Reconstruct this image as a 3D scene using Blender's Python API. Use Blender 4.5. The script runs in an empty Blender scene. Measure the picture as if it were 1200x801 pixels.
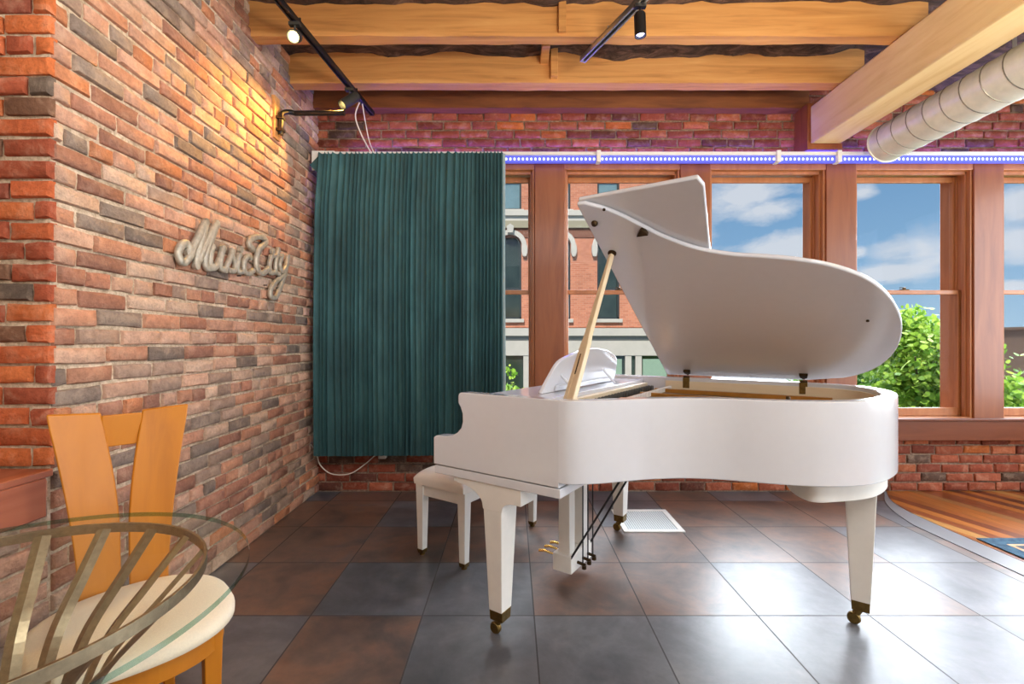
import bpy, bmesh, math, random
from mathutils import Vector, Matrix, Euler, noise
R = random.Random(7)
C = bpy.context.scene.collection
PI = math.pi

# ------------------------------------------------------------------ helpers
def lin(h):
    """sRGB 0-255 triple -> linear rgba"""
    o = []
    for c in h:
        c = c / 255.0
        o.append(c / 12.92 if c <= .04045 else ((c + .055) / 1.055) ** 2.4)
    return (o[0], o[1], o[2], 1.0)

class NT:
    def __init__(s, name):
        s.m = bpy.data.materials.new(name); s.m.use_nodes = True
        s.t = s.m.node_tree; s.n = s.t.nodes
        s.b = s.n['Principled BSDF']
    def add(s, typ, **kw):
        nd = s.n.new(typ)
        for k, v in kw.items():
            if k in nd.inputs: nd.inputs[k].default_value = v
            else: setattr(nd, k, v)
        return nd
    def link(s, a, b): s.t.links.new(a, b)
    def set(s, **kw):
        for k, v in kw.items():
            s.b.inputs[k.replace('_', ' ')].default_value = v
        return s
    def coords(s, scale=(1, 1, 1), rot=(0, 0, 0), kind='Object', loc=(0, 0, 0)):
        tc = s.add('ShaderNodeTexCoord'); mp = s.add('ShaderNodeMapping')
        mp.inputs['Scale'].default_value = scale; mp.inputs['Rotation'].default_value = rot
        mp.inputs['Location'].default_value = loc
        s.link(tc.outputs[kind], mp.inputs['Vector']); return mp.outputs['Vector']
    def noise(s, vec, scale, detail=4, rough=.55, dist=0):
        nd = s.add('ShaderNodeTexNoise'); nd.inputs['Scale'].default_value = scale
        nd.inputs['Detail'].default_value = detail; nd.inputs['Roughness'].default_value = rough
        nd.inputs['Distortion'].default_value = dist
        s.link(vec, nd.inputs['Vector']); return nd.outputs['Fac']
    def ramp(s, fac, stops):
        nd = s.add('ShaderNodeValToRGB'); e = nd.color_ramp.elements
        while len(e) < len(stops): e.new(.5)
        for el, (p, c) in zip(e, stops): el.position = p; el.color = c
        s.link(fac, nd.inputs['Fac']); return nd.outputs['Color']
    def mix(s, a, b, fac, mode='MIX'):
        nd = s.add('ShaderNodeMix', data_type='RGBA', blend_type=mode)
        for sock, val in ((nd.inputs[0], fac), (nd.inputs[6], a), (nd.inputs[7], b)):
            if hasattr(val, 'node'): s.link(val, sock)
            else: sock.default_value = val
        return nd.outputs[2]
    def math(s, op, a, b=0.0, c=0.0):
        nd = s.add('ShaderNodeMath', operation=op)
        for sock, val in zip(nd.inputs, (a, b, c)):
            if hasattr(val, 'node'): s.link(val, sock)
            else: sock.default_value = val
        return nd.outputs[0]
    def bump(s, h, strength=.3, dist=.01):
        nd = s.add('ShaderNodeBump'); nd.inputs['Strength'].default_value = strength
        nd.inputs['Distance'].default_value = dist
        s.link(h, nd.inputs['Height']); s.link(nd.outputs['Normal'], s.b.inputs['Normal'])
    def col(s, c): s.link(c, s.b.inputs['Base Color'])

def plain(name, rgb, rough=.5, metal=0, var=.06, scale=30, coat=0, bump=0, spec=.5, sheen=0):
    t = NT(name); t.set(Roughness=rough, Metallic=metal, Coat_Weight=coat, Coat_Roughness=.06, Specular_IOR_Level=spec, Sheen_Weight=sheen)
    v = t.coords(); f = t.noise(v, scale)
    c = lin(rgb); lo = tuple(x * (1 - var) for x in c[:3]) + (1,); hi = tuple(min(1, x * (1 + var)) for x in c[:3]) + (1,)
    t.col(t.ramp(f, [(.3, lo), (.7, hi)]))
    if bump: t.bump(f, bump, .002)
    return t.m

def wood(name, dark, mid, light, axis='x', scale=1.0, rough=.4, coat=0, stretch=14, bump=.12, knots=False):
    t = NT(name); t.set(Roughness=rough, Coat_Weight=coat, Coat_Roughness=.12)
    s = {'x': (1, stretch, stretch), 'y': (stretch, 1, stretch), 'z': (stretch, stretch, 1)}[axis]
    v = t.coords(tuple(q * scale for q in s)); f = t.noise(v, 1.4, 6, .6, .8)
    c = t.ramp(f, [(.28, lin(dark)), (.5, lin(mid)), (.74, lin(light))])
    v2 = t.coords((1, 1, 1)); g = t.noise(v2, 2.2 * scale, 3)
    c = t.mix(c, lin(mid), t.math('MULTIPLY', g, .7))
    t.col(c); t.bump(f, bump, .003)
    return t.m

class MB:
    """collects shapes, links them as one mesh"""
    def __init__(s): s.bm = bmesh.new(); s.col = None
    def box(s, x0, x1, y0, y1, z0, z1, mat=None):
        vs = [s.bm.verts.new((x, y, z)) for z in (z0, z1) for y in (y0, y1) for x in (x0, x1)]
        if mat is not None:
            for v in vs: v.co = mat @ v.co
        for f in ((0, 2, 3, 1), (4, 5, 7, 6), (0, 1, 5, 4), (2, 6, 7, 3), (0, 4, 6, 2), (1, 3, 7, 5)):
            s.bm.faces.new([vs[i] for i in f])
        return s
    def frustum(s, c0, c1, a0, b0, a1, b1):
        """square bar from c0 to c1, half sizes (a,b) at both ends"""
        vs = []
        for c, a, b in ((c0, a0, b0), (c1, a1, b1)):
            for dx, dy in ((-1, -1), (1, -1), (1, 1), (-1, 1)):
                vs.append(s.bm.verts.new((c[0] + dx * a, c[1] + dy * b, c[2])))
        for f in ((3, 2, 1, 0), (4, 5, 6, 7), (0, 1, 5, 4), (1, 2, 6, 5), (2, 3, 7, 6), (3, 0, 4, 7)):
            s.bm.faces.new([vs[i] for i in f])
        return s
    def prism(s, pts, h0, h1, axis='z', mat=None):
        def P(p, h):
            q = {'z': (p[0], p[1], h), 'y': (p[0], h, p[1]), 'x': (h, p[0], p[1])}[axis]
            return mat @ Vector(q) if mat is not None else Vector(q)
        a = [s.bm.verts.new(P(p, h0)) for p in pts]; b = [s.bm.verts.new(P(p, h1)) for p in pts]
        n = len(pts)
        fs = [s.bm.faces.new(a[::-1]), s.bm.faces.new(b)]
        for i in range(n): fs.append(s.bm.faces.new((a[i], a[(i + 1) % n], b[(i + 1) % n], b[i])))
        return s
    def wallstrip(s, pts, inner, z0, z1):
        """open strip between outer pts and inner pts, extruded z0..z1"""
        n = len(pts); G = []
        for o, i in zip(pts, inner):
            G.append([s.bm.verts.new((q[0], q[1], z)) for q, z in ((o, z0), (o, z1), (i, z1), (i, z0))])
        for k in range(n - 1):
            for j in range(4):
                s.bm.faces.new((G[k][j], G[k + 1][j], G[k + 1][(j + 1) % 4], G[k][(j + 1) % 4]))
        s.bm.faces.new(G[0]); s.bm.faces.new(G[-1][::-1])
        return s
    def tube(s, pts, r, n=10, r2=None, up=None, cap=True, closed=False, taper=None, sq=2):
        """sweep; section r along side, r2 along 'up'"""
        pts = [Vector(p) for p in pts]; r2 = r2 or r; N = len(pts); rings = []
        prev = None
        for i, p in enumerate(pts):
            if closed: t = pts[(i + 1) % N] - pts[i - 1]
            else: t = pts[min(i + 1, N - 1)] - pts[max(i - 1, 0)]
            t.normalize()
            if up is not None: u = Vector(up); u = (u - t * u.dot(t))
            elif prev is None:
                u = Vector((0, 0, 1)) if abs(t.z) < .9 else Vector((1, 0, 0)); u = u - t * u.dot(t)
            else: u = prev - t * prev.dot(t)
            if u.length < 1e-6: u = t.orthogonal()
            u.normalize(); prev = u; w = t.cross(u)
            k = taper[i] if taper else 1
            rings.append([s.bm.verts.new(p + (w * math.copysign(abs(math.cos(2 * PI * j / n)) ** (2 / sq), math.cos(2 * PI * j / n)) * r + u * math.copysign(abs(math.sin(2 * PI * j / n)) ** (2 / sq), math.sin(2 * PI * j / n)) * r2) * k) for j in range(n)])
        for i in range(N if closed else N - 1):
            A, B = rings[i], rings[(i + 1) % N]
            for j in range(n): s.bm.faces.new((A[j], A[(j + 1) % n], B[(j + 1) % n], B[j]))
        if cap and not closed:
            s.bm.faces.new(rings[0][::-1]); s.bm.faces.new(rings[-1])
        return s
    def lathe(s, prof, n=24, mat=None, cx=0, cy=0):
        rings = []
        for r, z in prof:
            if r < 1e-6: rings.append([s.bm.verts.new((cx, cy, z))])
            else: rings.append([s.bm.verts.new((cx + r * math.cos(2 * PI * j / n), cy + r * math.sin(2 * PI * j / n), z)) for j in range(n)])
        if mat is not None:
            for g in rings:
                for v in g: v.co = mat @ v.co
        for A, B in zip(rings, rings[1:]):
            for j in range(n):
                k = (j + 1) % n
                q = [A[j % len(A)], A[k % len(A)], B[k % len(B)], B[j % len(B)]]
                u = []
                for v in q:
                    if v not in u: u.append(v)
                if len(u) > 2: s.bm.faces.new(u)
        if len(rings[0]) > 1: s.bm.faces.new(rings[0][::-1])
        if len(rings[-1]) > 1: s.bm.faces.new(rings[-1])
        return s
    def build(s, name, mat, parent=None, smooth=35, bevel=0, seg=2, loc=None, recalc=True, mats=None, keep=None):
        bm = s.bm
        if recalc: bmesh.ops.recalc_face_normals(bm, faces=bm.faces)
        if smooth:
            lim = math.radians(smooth)
            for f in bm.faces: f.smooth = True
            for e in bm.edges:
                if len(e.link_faces) != 2 or e.calc_face_angle(0) > lim: e.smooth = False
        if keep:   # seams between flush pieces stay sharp: no rounding there
            wl_ = bm.edges.layers.float.new('bevel_weight_edge')
            for e in bm.edges: e[wl_] = 0 if (keep(e) or e.calc_face_angle(0) < .6) else 1
        me = bpy.data.meshes.new(name); bm.to_mesh(me); bm.free()
        o = bpy.data.objects.new(name, me); C.objects.link(o)
        me.materials.append(mat)
        for m in (mats or []): me.materials.append(m)
        if parent is not None: o.parent = parent
        if loc is not None: o.location = loc
        if bevel:
            md = o.modifiers.new('edge', 'BEVEL'); md.width = bevel; md.segments = seg; md.limit_method = 'WEIGHT' if keep else 'ANGLE'; md.angle_limit = math.radians(35)
            md.harden_normals = False
        return o

def empty(name, loc=(0, 0, 0), rz=0):
    o = bpy.data.objects.new(name, None); C.objects.link(o); o.location = loc; o.rotation_euler = (0, 0, rz)
    o.empty_display_size = .1
    return o
def tag(o, label=None, cat=None, group=None, kind=None):
    if label: o['label'] = label
    if cat: o['category'] = cat
    if group: o['group'] = group
    if kind: o['kind'] = kind
    return o
def struct(o, label=None):
    o['kind'] = 'structure'
    if label: o['label'] = label
    return o
def catmull(P, k=8, closed=False):
    P = [Vector(p) for p in P]; n = len(P); out = []
    for i in range(n if closed else n - 1):
        if closed: a, b, c, d = P[i - 1], P[i], P[(i + 1) % n], P[(i + 2) % n]
        else: a, b, c, d = P[max(i - 1, 0)], P[i], P[i + 1], P[min(i + 2, n - 1)]
        for j in range(k):
            t = j / k
            out.append(.5 * ((2 * b) + (c - a) * t + (2 * a - 5 * b + 4 * c - d) * t * t + (3 * b - a - 3 * c + d) * t ** 3))
    if not closed: out.append(P[-1])
    return out
def copy_tree(o, parent=None):
    c = o.copy(); C.objects.link(c)
    if parent is not None: c.parent = parent
    for ch in list(o.children): copy_tree(ch, c)
    return c

# ------------------------------------------------------------------ materials
M = {}
def brick_mat(name, bumpk=.5):
    t = NT(name); t.set(Roughness=.85, Specular_IOR_Level=.3)
    at = t.add('ShaderNodeAttribute', attribute_name='brick_col')
    v = t.coords(); f = t.noise(v, 55, 8, .72); g = t.noise(v, 14, 5, .65, .4); sp = t.noise(v, 150, 4, .65)
    c = t.mix(at.outputs['Color'], t.ramp(g, [(.35, (.78, .74, .70, 1)), (.65, (1.2, 1.18, 1.15, 1))]), .6, 'MULTIPLY')
    c = t.mix(c, t.ramp(f, [(.3, (.66, .66, .66, 1)), (.55, (1.05, 1.05, 1.05, 1)), (.75, (1.25, 1.25, 1.25, 1))]), .7, 'MULTIPLY')
    wash = t.math('MULTIPLY', t.ramp(g, [(.50, (0, 0, 0, 1)), (.74, (1, 1, 1, 1))]), .30)
    c = t.mix(c, lin((205, 178, 150)), wash)
    t.col(c)
    t.bump(t.math('ADD', f, t.math('MULTIPLY', g, .9)), bumpk, .012)
    return t.m
M['brick'] = brick_mat('old_brick', .85)
def mortar_mat(name, a, b, sc=45):
    t = NT(name); t.set(Roughness=.95, Specular_IOR_Level=.2)
    v = t.coords(); f = t.noise(v, sc, 6, .7); g = t.noise(v, 5, 3)
    c = t.ramp(f, [(.3, lin(b)), (.6, lin(a))]); c = t.mix(c, t.ramp(g, [(.35, (.6, .58, .55, 1)), (.65, (1.1, 1.1, 1.1, 1))]), .7, 'MULTIPLY')
    t.col(c); t.bump(f, .7, .01); return t.m
M['mortar'] = mortar_mat('lime_mortar', (222, 200, 172), (158, 134, 108))
M['mortar_b'] = mortar_mat('grey_mortar', (168, 142, 122), (96, 72, 58))

def tile_mat():
    t = NT('slate_tile_floor'); T = .4987
    # joints: x lines at x0+kT, y lines at y0+kT
    tc = t.add('ShaderNodeTexCoord'); sp = t.add('ShaderNodeSeparateXYZ'); t.link(tc.outputs['Object'], sp.inputs[0])
    X0, Y0 = .0985, 2.0749
    def ax(o, off):
        a = t.math('DIVIDE', t.math('SUBTRACT', o, off), T)
        fl = t.math('FLOOR', a); fr = t.math('SUBTRACT', a, fl)
        d = t.math('MINIMUM', fr, t.math('SUBTRACT', 1.0, fr)); return fl, d
    fx, dx = ax(sp.outputs[0], X0); fy, dy = ax(sp.outputs[1], Y0)
    d = t.math('MINIMUM', dx, dy)
    joint = t.math('LESS_THAN', d, .0062)
    cb = t.add('ShaderNodeCombineXYZ'); t.link(fx, cb.inputs[0]); t.link(fy, cb.inputs[1])
    wn = t.add('ShaderNodeTexWhiteNoise'); t.link(cb.outputs[0], wn.inputs['Vector'])
    v = t.coords(); add = t.add('ShaderNodeVectorMath', operation='ADD'); sc = t.add('ShaderNodeVectorMath', operation='SCALE'); sc.inputs['Scale'].default_value = 7
    t.link(wn.outputs['Color'], sc.inputs[0]); t.link(v, add.inputs[0]); t.link(sc.outputs[0], add.inputs[1])
    n1 = t.noise(add.outputs[0], 3.2, 7, .62, .6); n2 = t.noise(add.outputs[0], 14, 6, .65); n3 = t.noise(add.outputs[0], 60, 4, .6)
    rust = t.ramp(n1, [(.32, lin((70, 62, 60))), (.48, lin((104, 84, 74))), (.60, lin((124, 92, 75))), (.74, lin((104, 92, 88)))])
    grey = t.ramp(n1, [(.30, lin((70, 72, 77))), (.55, lin((100, 100, 104))), (.75, lin((122, 118, 116)))])
    # slate-grey tiles with some rusty ones: each tile is one or the other
    pick = t.math('GREATER_THAN', wn.outputs['Value'], .36)
    c = t.mix(grey, rust, pick)
    c = t.mix(c, t.ramp(n2, [(.3, (.7, .7, .7, 1)), (.65, (1.15, 1.15, 1.15, 1))]), .8, 'MULTIPLY')
    c = t.mix(c, lin((58, 55, 54)), joint)
    t.col(c)
    t.set(Specular_IOR_Level=1.0)
    r = t.math('MULTIPLY_ADD', n2, .14, .30); r = t.math('MAXIMUM', r, t.math('MULTIPLY', joint, .8)); t.link(r, t.b.inputs['Roughness'])
    h = t.math('ADD', t.math('MULTIPLY', n2, .5), t.math('MULTIPLY', n3, .05)); h = t.math('SUBTRACT', h, t.math('MULTIPLY', joint, .9))
    t.bump(h, .10, .006)
    return t.m
M['tile'] = tile_mat()
def plank_mat():
    t = NT('striped_hardwood'); t.set(Roughness=.28, Coat_Weight=.3)
    v = t.coords((1, 1, 1), (0, 0, math.radians(-15)))
    sp = t.add('ShaderNodeSeparateXYZ'); t.link(v, sp.inputs[0])
    a = t.math('DIVIDE', sp.outputs[0], .082); fl = t.math('FLOOR', a); fr = t.math('SUBTRACT', a, fl)
    wn = t.add('ShaderNodeTexWhiteNoise', noise_dimensions='1D'); t.link(fl, wn.inputs['W'])
    c = t.ramp(wn.outputs['Value'], [(0, lin((70, 34, 26))), (.25, lin((136, 70, 34))), (.5, lin((186, 112, 46))), (.75, lin((104, 54, 36))), (1, lin((226, 168, 88)))])
    v2 = t.coords((18, 1.2, 1), (0, 0, math.radians(-15))); n = t.noise(v2, 2, 5)
    c = t.mix(c, t.ramp(n, [(.3, (.7, .7, .7, 1)), (.7, (1.15, 1.15, 1.15, 1))]), .7, 'MULTIPLY')
    c = t.mix(c, (.02, .012, .01, 1), t.math('LESS_THAN', fr, .025))
    t.col(c); return t.m
M['plank'] = plank_mat()
M['white'] = plain('white_lacquer', (221, 222, 226), .18, var=.01, coat=.5)
M['white_soft'] = plain('white_paint', (232, 228, 220), .4, var=.02)
M['vinyl'] = plain('white_vinyl', (236, 228, 216), .35, var=.02)
M['brass'] = plain('aged_brass', (126, 102, 58), .42, 1, .25, 60)
M['bright_brass'] = plain('bright_brass', (226, 190, 110), .25, 1, .1)
M['bronze'] = plain('dark_bronze', (74, 58, 40), .45, 1, .25, 60)
M['black'] = plain('black_metal', (18, 18, 19), .4, 0, .2)
M['darkgrey'] = plain('dark_grey_metal', (70, 68, 62), .45, .5, .1)
M['silver'] = plain('brushed_aluminium', (205, 203, 196), .3, .9, .05)
M['steel'] = plain('brushed_steel', (166, 146, 120), .36, .9, .15, 80)
M['gold_plate'] = plain('bronze_plate', (186, 132, 60), .35, .6, .12, 20)
M['joist'] = wood('sawn_pine_joist', (160, 104, 54), (208, 148, 84), (226, 172, 106), 'x', 1.0, .7, 0, 16, .5)
M['beam'] = wood('pale_pine_beam', (218, 178, 116), (236, 204, 146), (244, 218, 166), 'y', 1.0, .65, 0, 9, .25)
M['ledger'] = wood('dark_pine', (70, 36, 18), (134, 78, 40), (160, 98, 52), 'x', 1.2, .7, 0, 8, .3)
M['post'] = wood('stained_fir_post', (112, 56, 28), (142, 78, 40), (160, 94, 52), 'z', 1.0, .45, .1, 9, .08)
M['sash'] = wood('stained_fir_sash', (150, 90, 50), (178, 112, 66), (198, 134, 84), 'z', 1.0, .4, .15, 9, .06)
M['apron'] = wood('red_stained_sill', (88, 42, 22), (114, 58, 32), (130, 70, 40), 'x', 1.0, .35, .25, 9, .06)
M['ledge'] = wood('red_ledge_wood', (120, 60, 38), (158, 88, 60), (178, 108, 78), 'y', 1.0, .38, .2, 9, .08)
M['chair'] = wood('honey_cherry', (160, 92, 0), (184, 110, 2), (198, 124, 12), 'z', 1.3, .5, .06, 5, .03)
M['prop'] = wood('pale_maple', (226, 200, 156), (238, 216, 176), (244, 226, 190), 'z', 1.0, .4, .2, 10, .03)
M['inner'] = wood('maple_rim', (232, 208, 166), (240, 220, 184), (244, 228, 196), 'x', 1.0, .4, .2, 8, .03)
M['sound'] = wood('spruce_soundboard', (190, 130, 66), (212, 154, 88), (222, 170, 104), 'x', 1.0, .4, .2, 20, .03)
M['cream'] = plain('cream_fabric', (232, 218, 192), .85, var=.05, scale=220, bump=.25)
def ceiling_mat():
    t = NT('dark_subfloor'); t.set(Roughness=.95)
    v = t.coords((1, 2.2, 1)); f = t.noise(v, 6, 7, .7, 1.0)
    t.col(t.ramp(f, [(.3, lin((34, 26, 22))), (.5, lin((82, 62, 52))), (.68, lin((128, 100, 84)))])); t.bump(f, .9, .04); return t.m
M['ceil'] = ceiling_mat()
def velvet():
    t = NT('teal_velvet'); t.set(Roughness=.75, Sheen_Weight=.35, Sheen_Roughness=.4)
    t.b.inputs['Sheen Tint'].default_value = lin((120, 190, 190))
    v = t.coords((1, 1, .35)); f = t.noise(v, 5, 5, .65)
    t.col(t.ramp(f, [(.32, lin((32, 64, 67))), (.55, lin((46, 86, 89))), (.75, lin((62, 104, 106)))])); return t.m
M['velvet'] = velvet()
def duct_mat():
    t = NT('galvanised_steel'); t.set(Metallic=.2, Roughness=.4)
    v = t.coords((1, 1, 1)); f = t.noise(v, 18, 4)
    t.col(t.ramp(f, [(.3, lin((222, 224, 210))), (.7, lin((240, 240, 226)))])); return t.m
M['duct'] = duct_mat()
def glass_thin(name, tint, refl=.06, rough=.0):
    m = bpy.data.materials.new(name); m.use_nodes = True; nt = m.node_tree; n = nt.nodes
    n.remove(n['Principled BSDF']); out = n['Material Output']
    tr = n.new('ShaderNodeBsdfTransparent'); tr.inputs['Color'].default_value = tint
    gl = n.new('ShaderNodeBsdfGlossy'); gl.inputs['Roughness'].default_value = rough
    lw = n.new('ShaderNodeLayerWeight'); lw.inputs['Blend'].default_value = .5
    pw = n.new('ShaderNodeMath'); pw.operation = 'POWER'; pw.inputs[1].default_value = 5
    mu = n.new('ShaderNodeMath'); mu.operation = 'MULTIPLY_ADD'; mu.inputs[1].default_value = refl * 12; mu.inputs[2].default_value = refl
    nt.links.new(lw.outputs['Facing'], pw.inputs[0]); nt.links.new(pw.outputs[0], mu.inputs[0])
    mx = n.new('ShaderNodeMixShader')
    nt.links.new(mu.outputs[0], mx.inputs[0])
    nt.links.new(tr.outputs[0], mx.inputs[1]); nt.links.new(gl.outputs[0], mx.inputs[2]); nt.links.new(mx.outputs[0], out.inputs['Surface'])
    return m
M['pane'] = glass_thin('window_glass', (.98, .985, .985, 1), .002)
M['glass_top'] = glass_thin('table_glass', (.95, .975, .96, 1), .012)
M['glass_edge'] = plain('glass_edge_green', (46, 92, 80), .08, 0, .3, 14, coat=.6)
def emis(name, rgb, st):
    m = bpy.data.materials.new(name); m.use_nodes = True; b = m.node_tree.nodes['Principled BSDF']
    b.inputs['Base Color'].default_value = lin(rgb); b.inputs['Emission Color'].default_value = lin(rgb); b.inputs['Emission Strength'].default_value = st
    return m
M['led'] = emis('blue_led', (190, 200, 255), 2.2)
M['led_body'] = emis('blue_led_channel', (84, 92, 214), .8)
M['led_up'] = emis('violet_led_tape', (96, 84, 255), 40.0)
M['lamp_warm'] = emis('warm_bulb', (255, 225, 150), 30)
M['lamp_blue'] = emis('cool_bulb', (190, 195, 255), 6)
M['sign'] = plain('weathered_zinc', (182, 172, 154), .42, .35, .22, 40)
M['plastic'] = plain('white_plastic', (226, 216, 202), .4, var=.02)
M['insul'] = plain('aged_plaster_rag', (80, 62, 52), .95, var=.4, scale=20, bump=.8)
# ------------------------------------------------------------------ camera
cam = bpy.data.cameras.new('camera'); cam.sensor_width = 36; cam.lens = 545 / 1200 * 36; cam.clip_start = .02; cam.clip_end = 500
co = bpy.data.objects.new('camera', cam); C.objects.link(co); co.location = (0, 0, 1.22); co.rotation_euler = (PI / 2, 0, 0)
bpy.context.scene.camera = co
vs = bpy.context.scene.view_settings
vs.view_transform = 'Standard'; vs.look = 'None'; vs.exposure = 0; vs.gamma = 1; vs.use_curve_mapping = False

# ------------------------------------------------------------------ room shell
WX = -1.59; WY = 3.80; RX = 4.75; RY = -3.2; CZ = 3.40
PAL_L = [((200, 152, 128), 5), ((208, 168, 144), 5), ((192, 136, 108), 5), ((196, 124, 84), 2), ((172, 116, 94), 4), ((162, 138, 122), 4), ((140, 126, 114), 3), ((216, 186, 162), 3), ((152, 104, 86), 3), ((120, 110, 102), 2)]
PAL_B = [((150, 76, 54), 6), ((164, 88, 62), 5), ((134, 68, 50), 4), ((176, 100, 66), 2), ((104, 60, 48), 2), ((98, 74, 62), 1), ((190, 104, 50), 1)]
PAL_R = [((206, 112, 62), 5), ((196, 100, 58), 4), ((168, 84, 56), 4), ((130, 92, 70), 2), ((108, 92, 80), 1), ((150, 80, 60), 2)]  # return face: warm light falling on it is put into oranger brick colours
PAL_L = [(tuple(q + (t - q) * .22 for q, t in zip(c, (192, 150, 124))), w) for c, w in PAL_L]
def pick(pal):
    tot = sum(w for _, w in pal); x = R.random() * tot
    for c, w in pal:
        x -= w
        if x <= 0: return c
    return pal[0][0]
def bricks(mb, rects, org, ud, nd, pal, course=.0702, blen=.212, joint=.014, depth=.014, phase=0, lowdark=None):
    """individual bricks over rectangles (u0,u1,z0,z1) on the plane org + u*ud, normal nd"""
    bm = mb.bm; lay = bm.verts.layers.float_color.get('brick_col') or bm.verts.layers.float_color.new('brick_col')
    ud = Vector(ud); nd = Vector(nd); org = Vector(org)
    for (u0, u1, z0, z1) in rects:
        nc = int(round((z1 - z0) / course)); ch = (z1 - z0) / nc
        for k in range(nc):
            za, zb = z0 + k * ch + joint / 2, z0 + (k + 1) * ch - joint / 2
            hdr = (k + phase) % 7 == 6
            L = blen * (.5 if hdr else 1)
            u = u0 - R.random() * L
            if not hdr: u = u0 - (.5 * L if k % 2 else 0) - R.random() * .05
            while u < u1:
                l = L * R.uniform(.9, 1.08)
                a, b = max(u, u0) + joint / 2, min(u + l, u1) - joint / 2
                if u + l > u1 - .05: b = u1 - joint * .1; l = u1 - u + 1
                if a <= u0 + joint: a = u0 + joint * .1
                u += l
                if b - a < .025: continue
                c = lin(pick(pal)); k_ = R.uniform(.86, 1.12); c = tuple(min(1, q * k_) for q in c[:3]) + (1,)
                dz = R.uniform(-.003, .003); pr = R.uniform(-.005, .004)
                um, zm = (a + b) / 2, (za + zb) / 2
                out = [(a, za), (um, za), (b, za), (b, zm), (b, zb), (um, zb), (a, zb), (a, zm)]
                rings = []
                for lev, ins, h in ((0, -.002, -.012), (1, 0, depth * .55), (2, .006, depth)):
                    ring = []
                    for (q, w) in out:
                        su = 1 if q > um + 1e-6 else (-1 if q < um - 1e-6 else 0); sz = 1 if w > zm + 1e-6 else (-1 if w < zm - 1e-6 else 0)
                        j = .0035 if lev else .002
                        p = org + ud * (q - su * ins + R.uniform(-j, j) * (abs(su) if (q > u0 + .02 and q < u1 - .02) else 0)) + Vector((0, 0, w + dz - sz * ins + R.uniform(-j, j))) + nd * (h + pr + R.uniform(-.0015, .0015))
                        v = bm.verts.new(p); v[lay] = c; ring.append(v)
                    rings.append(ring)
                for A, B in zip(rings, rings[1:]):
                    for j in range(8): bm.faces.new((A[j], A[(j + 1) % 8], B[(j + 1) % 8], B[j]))
                bm.faces.new(rings[-1])
def brick_obj(mb, name, parent):
    # colour layer lives on the bmesh; fill normals outward by recalculation
    return mb.build(name, M['brick'], parent, smooth=50)

# left wall (brick), its return, niche with ledge
wl = MB()
wl.box(WX - .5, WX, 1.60, WY + .3, 0, CZ)
wl.box(WX - .5, WX, RY, 1.60, 0, .76)
wl.box(WX - .7, WX - .5, RY, 1.62, 0, CZ)
wall_left = struct(wl.build('wall_left', M['mortar'], smooth=0), 'long old brick wall running from the niche ledge to the window wall')
mb = MB()
bricks(mb, [(1.602, WY, 0, CZ)], (WX, 0, 0), (0, 1, 0), (1, 0, 0), PAL_L)
bricks(mb, [(-.3, 1.585, 0, .757)], (WX, 0, 0), (0, 1, 0), (1, 0, 0), PAL_L, phase=3)
bo = brick_obj(mb, 'brickwork', wall_left)
mb = MB()
bricks(mb, [(WX - .45, WX + .0105, .79, CZ)], (0, 1.60, 0), (1, 0, 0), (0, -1, 0), PAL_R)
brick_obj(mb, 'return_brickwork', wall_left)
lg = MB(); lg.box(WX - .5, WX + .03, -1.0, 1.583, .765, .79); lg.box(WX + .016, WX + .03, -1.0, 1.56, .635, .765)
struct(lg.build('trim_1', M['ledge'], bevel=.004), 'red-brown wooden ledge board at the foot of the brick niche')

# back wall: brick bands above and below the windows, pier at the left
wb = MB()
wb.box(WX, RX, WY, WY + .32, 2.665, CZ); wb.box(WX, RX, WY, WY + .32, -.3, .50); wb.box(WX, -1.0, WY, WY + .32, .5, 2.665)
wall_back = struct(wb.build('wall_back', M['mortar_b'], smooth=0), 'brick wall around the row of windows')
mb = MB()
bricks(mb, [(WX, RX, 2.665, 3.30), (WX, RX, 0.004, .455), (WX, -1.0, .455, 2.665)], (0, WY, 0), (1, 0, 0), (0, -1, 0), PAL_B, course=.0705, blen=.215)
brick_obj(mb, 'brickwork', wall_back)

# floor, planks, threshold
f = MB(); f.box(WX - .7, RX + .2, RY, WY + .1, -.3, 0)
struct(f.build('floor', M['tile'], smooth=0), 'dark slate and rust square tile floor')
f = MB(); ed = catmull([(3.06, 3.80, 0), (2.93, 3.60, 0), (2.86, 3.40, 0), (2.835, 3.15, 0), (2.83, 2.7, 0), (2.83, 1.5, 0), (2.83, -1, 0)], 6)
f.prism([(p.x, p.y) for p in ed] + [(RX, -1), (RX, 3.80)], -.01, .006)
struct(f.build('floor_wood', M['plank'], smooth=0), 'glossy striped hardwood floor at the right of the tiles')
f = MB(); f.wallstrip([(p.x, p.y) for p in ed], [(p.x - .16 * min(1, max(.15, (3.8 - p.y) / .7)), p.y) for p in ed], -.005, .004)
thr = plain('pale_stone', (128, 128, 130), .35, var=.05, scale=6)
struct(f.build('trim_2', thr, smooth=0), 'pale stone threshold strip between tiles and hardwood')

# ceiling
cl = MB(); nx, ny = 120, 60; G = []
for i in range(nx + 1):
    row = []
    for j in range(ny + 1):
        x = WX - .6 + (RX - WX + .8) * i / nx; y = RY + (WY + .2 - RY) * j / ny
        z = 3.255 + .05 * noise.noise((x * 2.2, y * 2.2, 1.3)) + .035 * noise.noise((x * 6, y * 6, 4.1))
        row.append(cl.bm.verts.new((x, y, z)))
    G.append(row)
for i in range(nx):
    for j in range(ny): cl.bm.faces.new((G[i][j], G[i][j + 1], G[i + 1][j + 1], G[i + 1][j]))
cl.box(WX - .7, RX + .2, RY - .2, WY + .3, CZ, CZ + .15)
struct(cl.build('ceiling', M['ceil'], smooth=80, recalc=False), 'dark rough subfloor showing between the joists')

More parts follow.
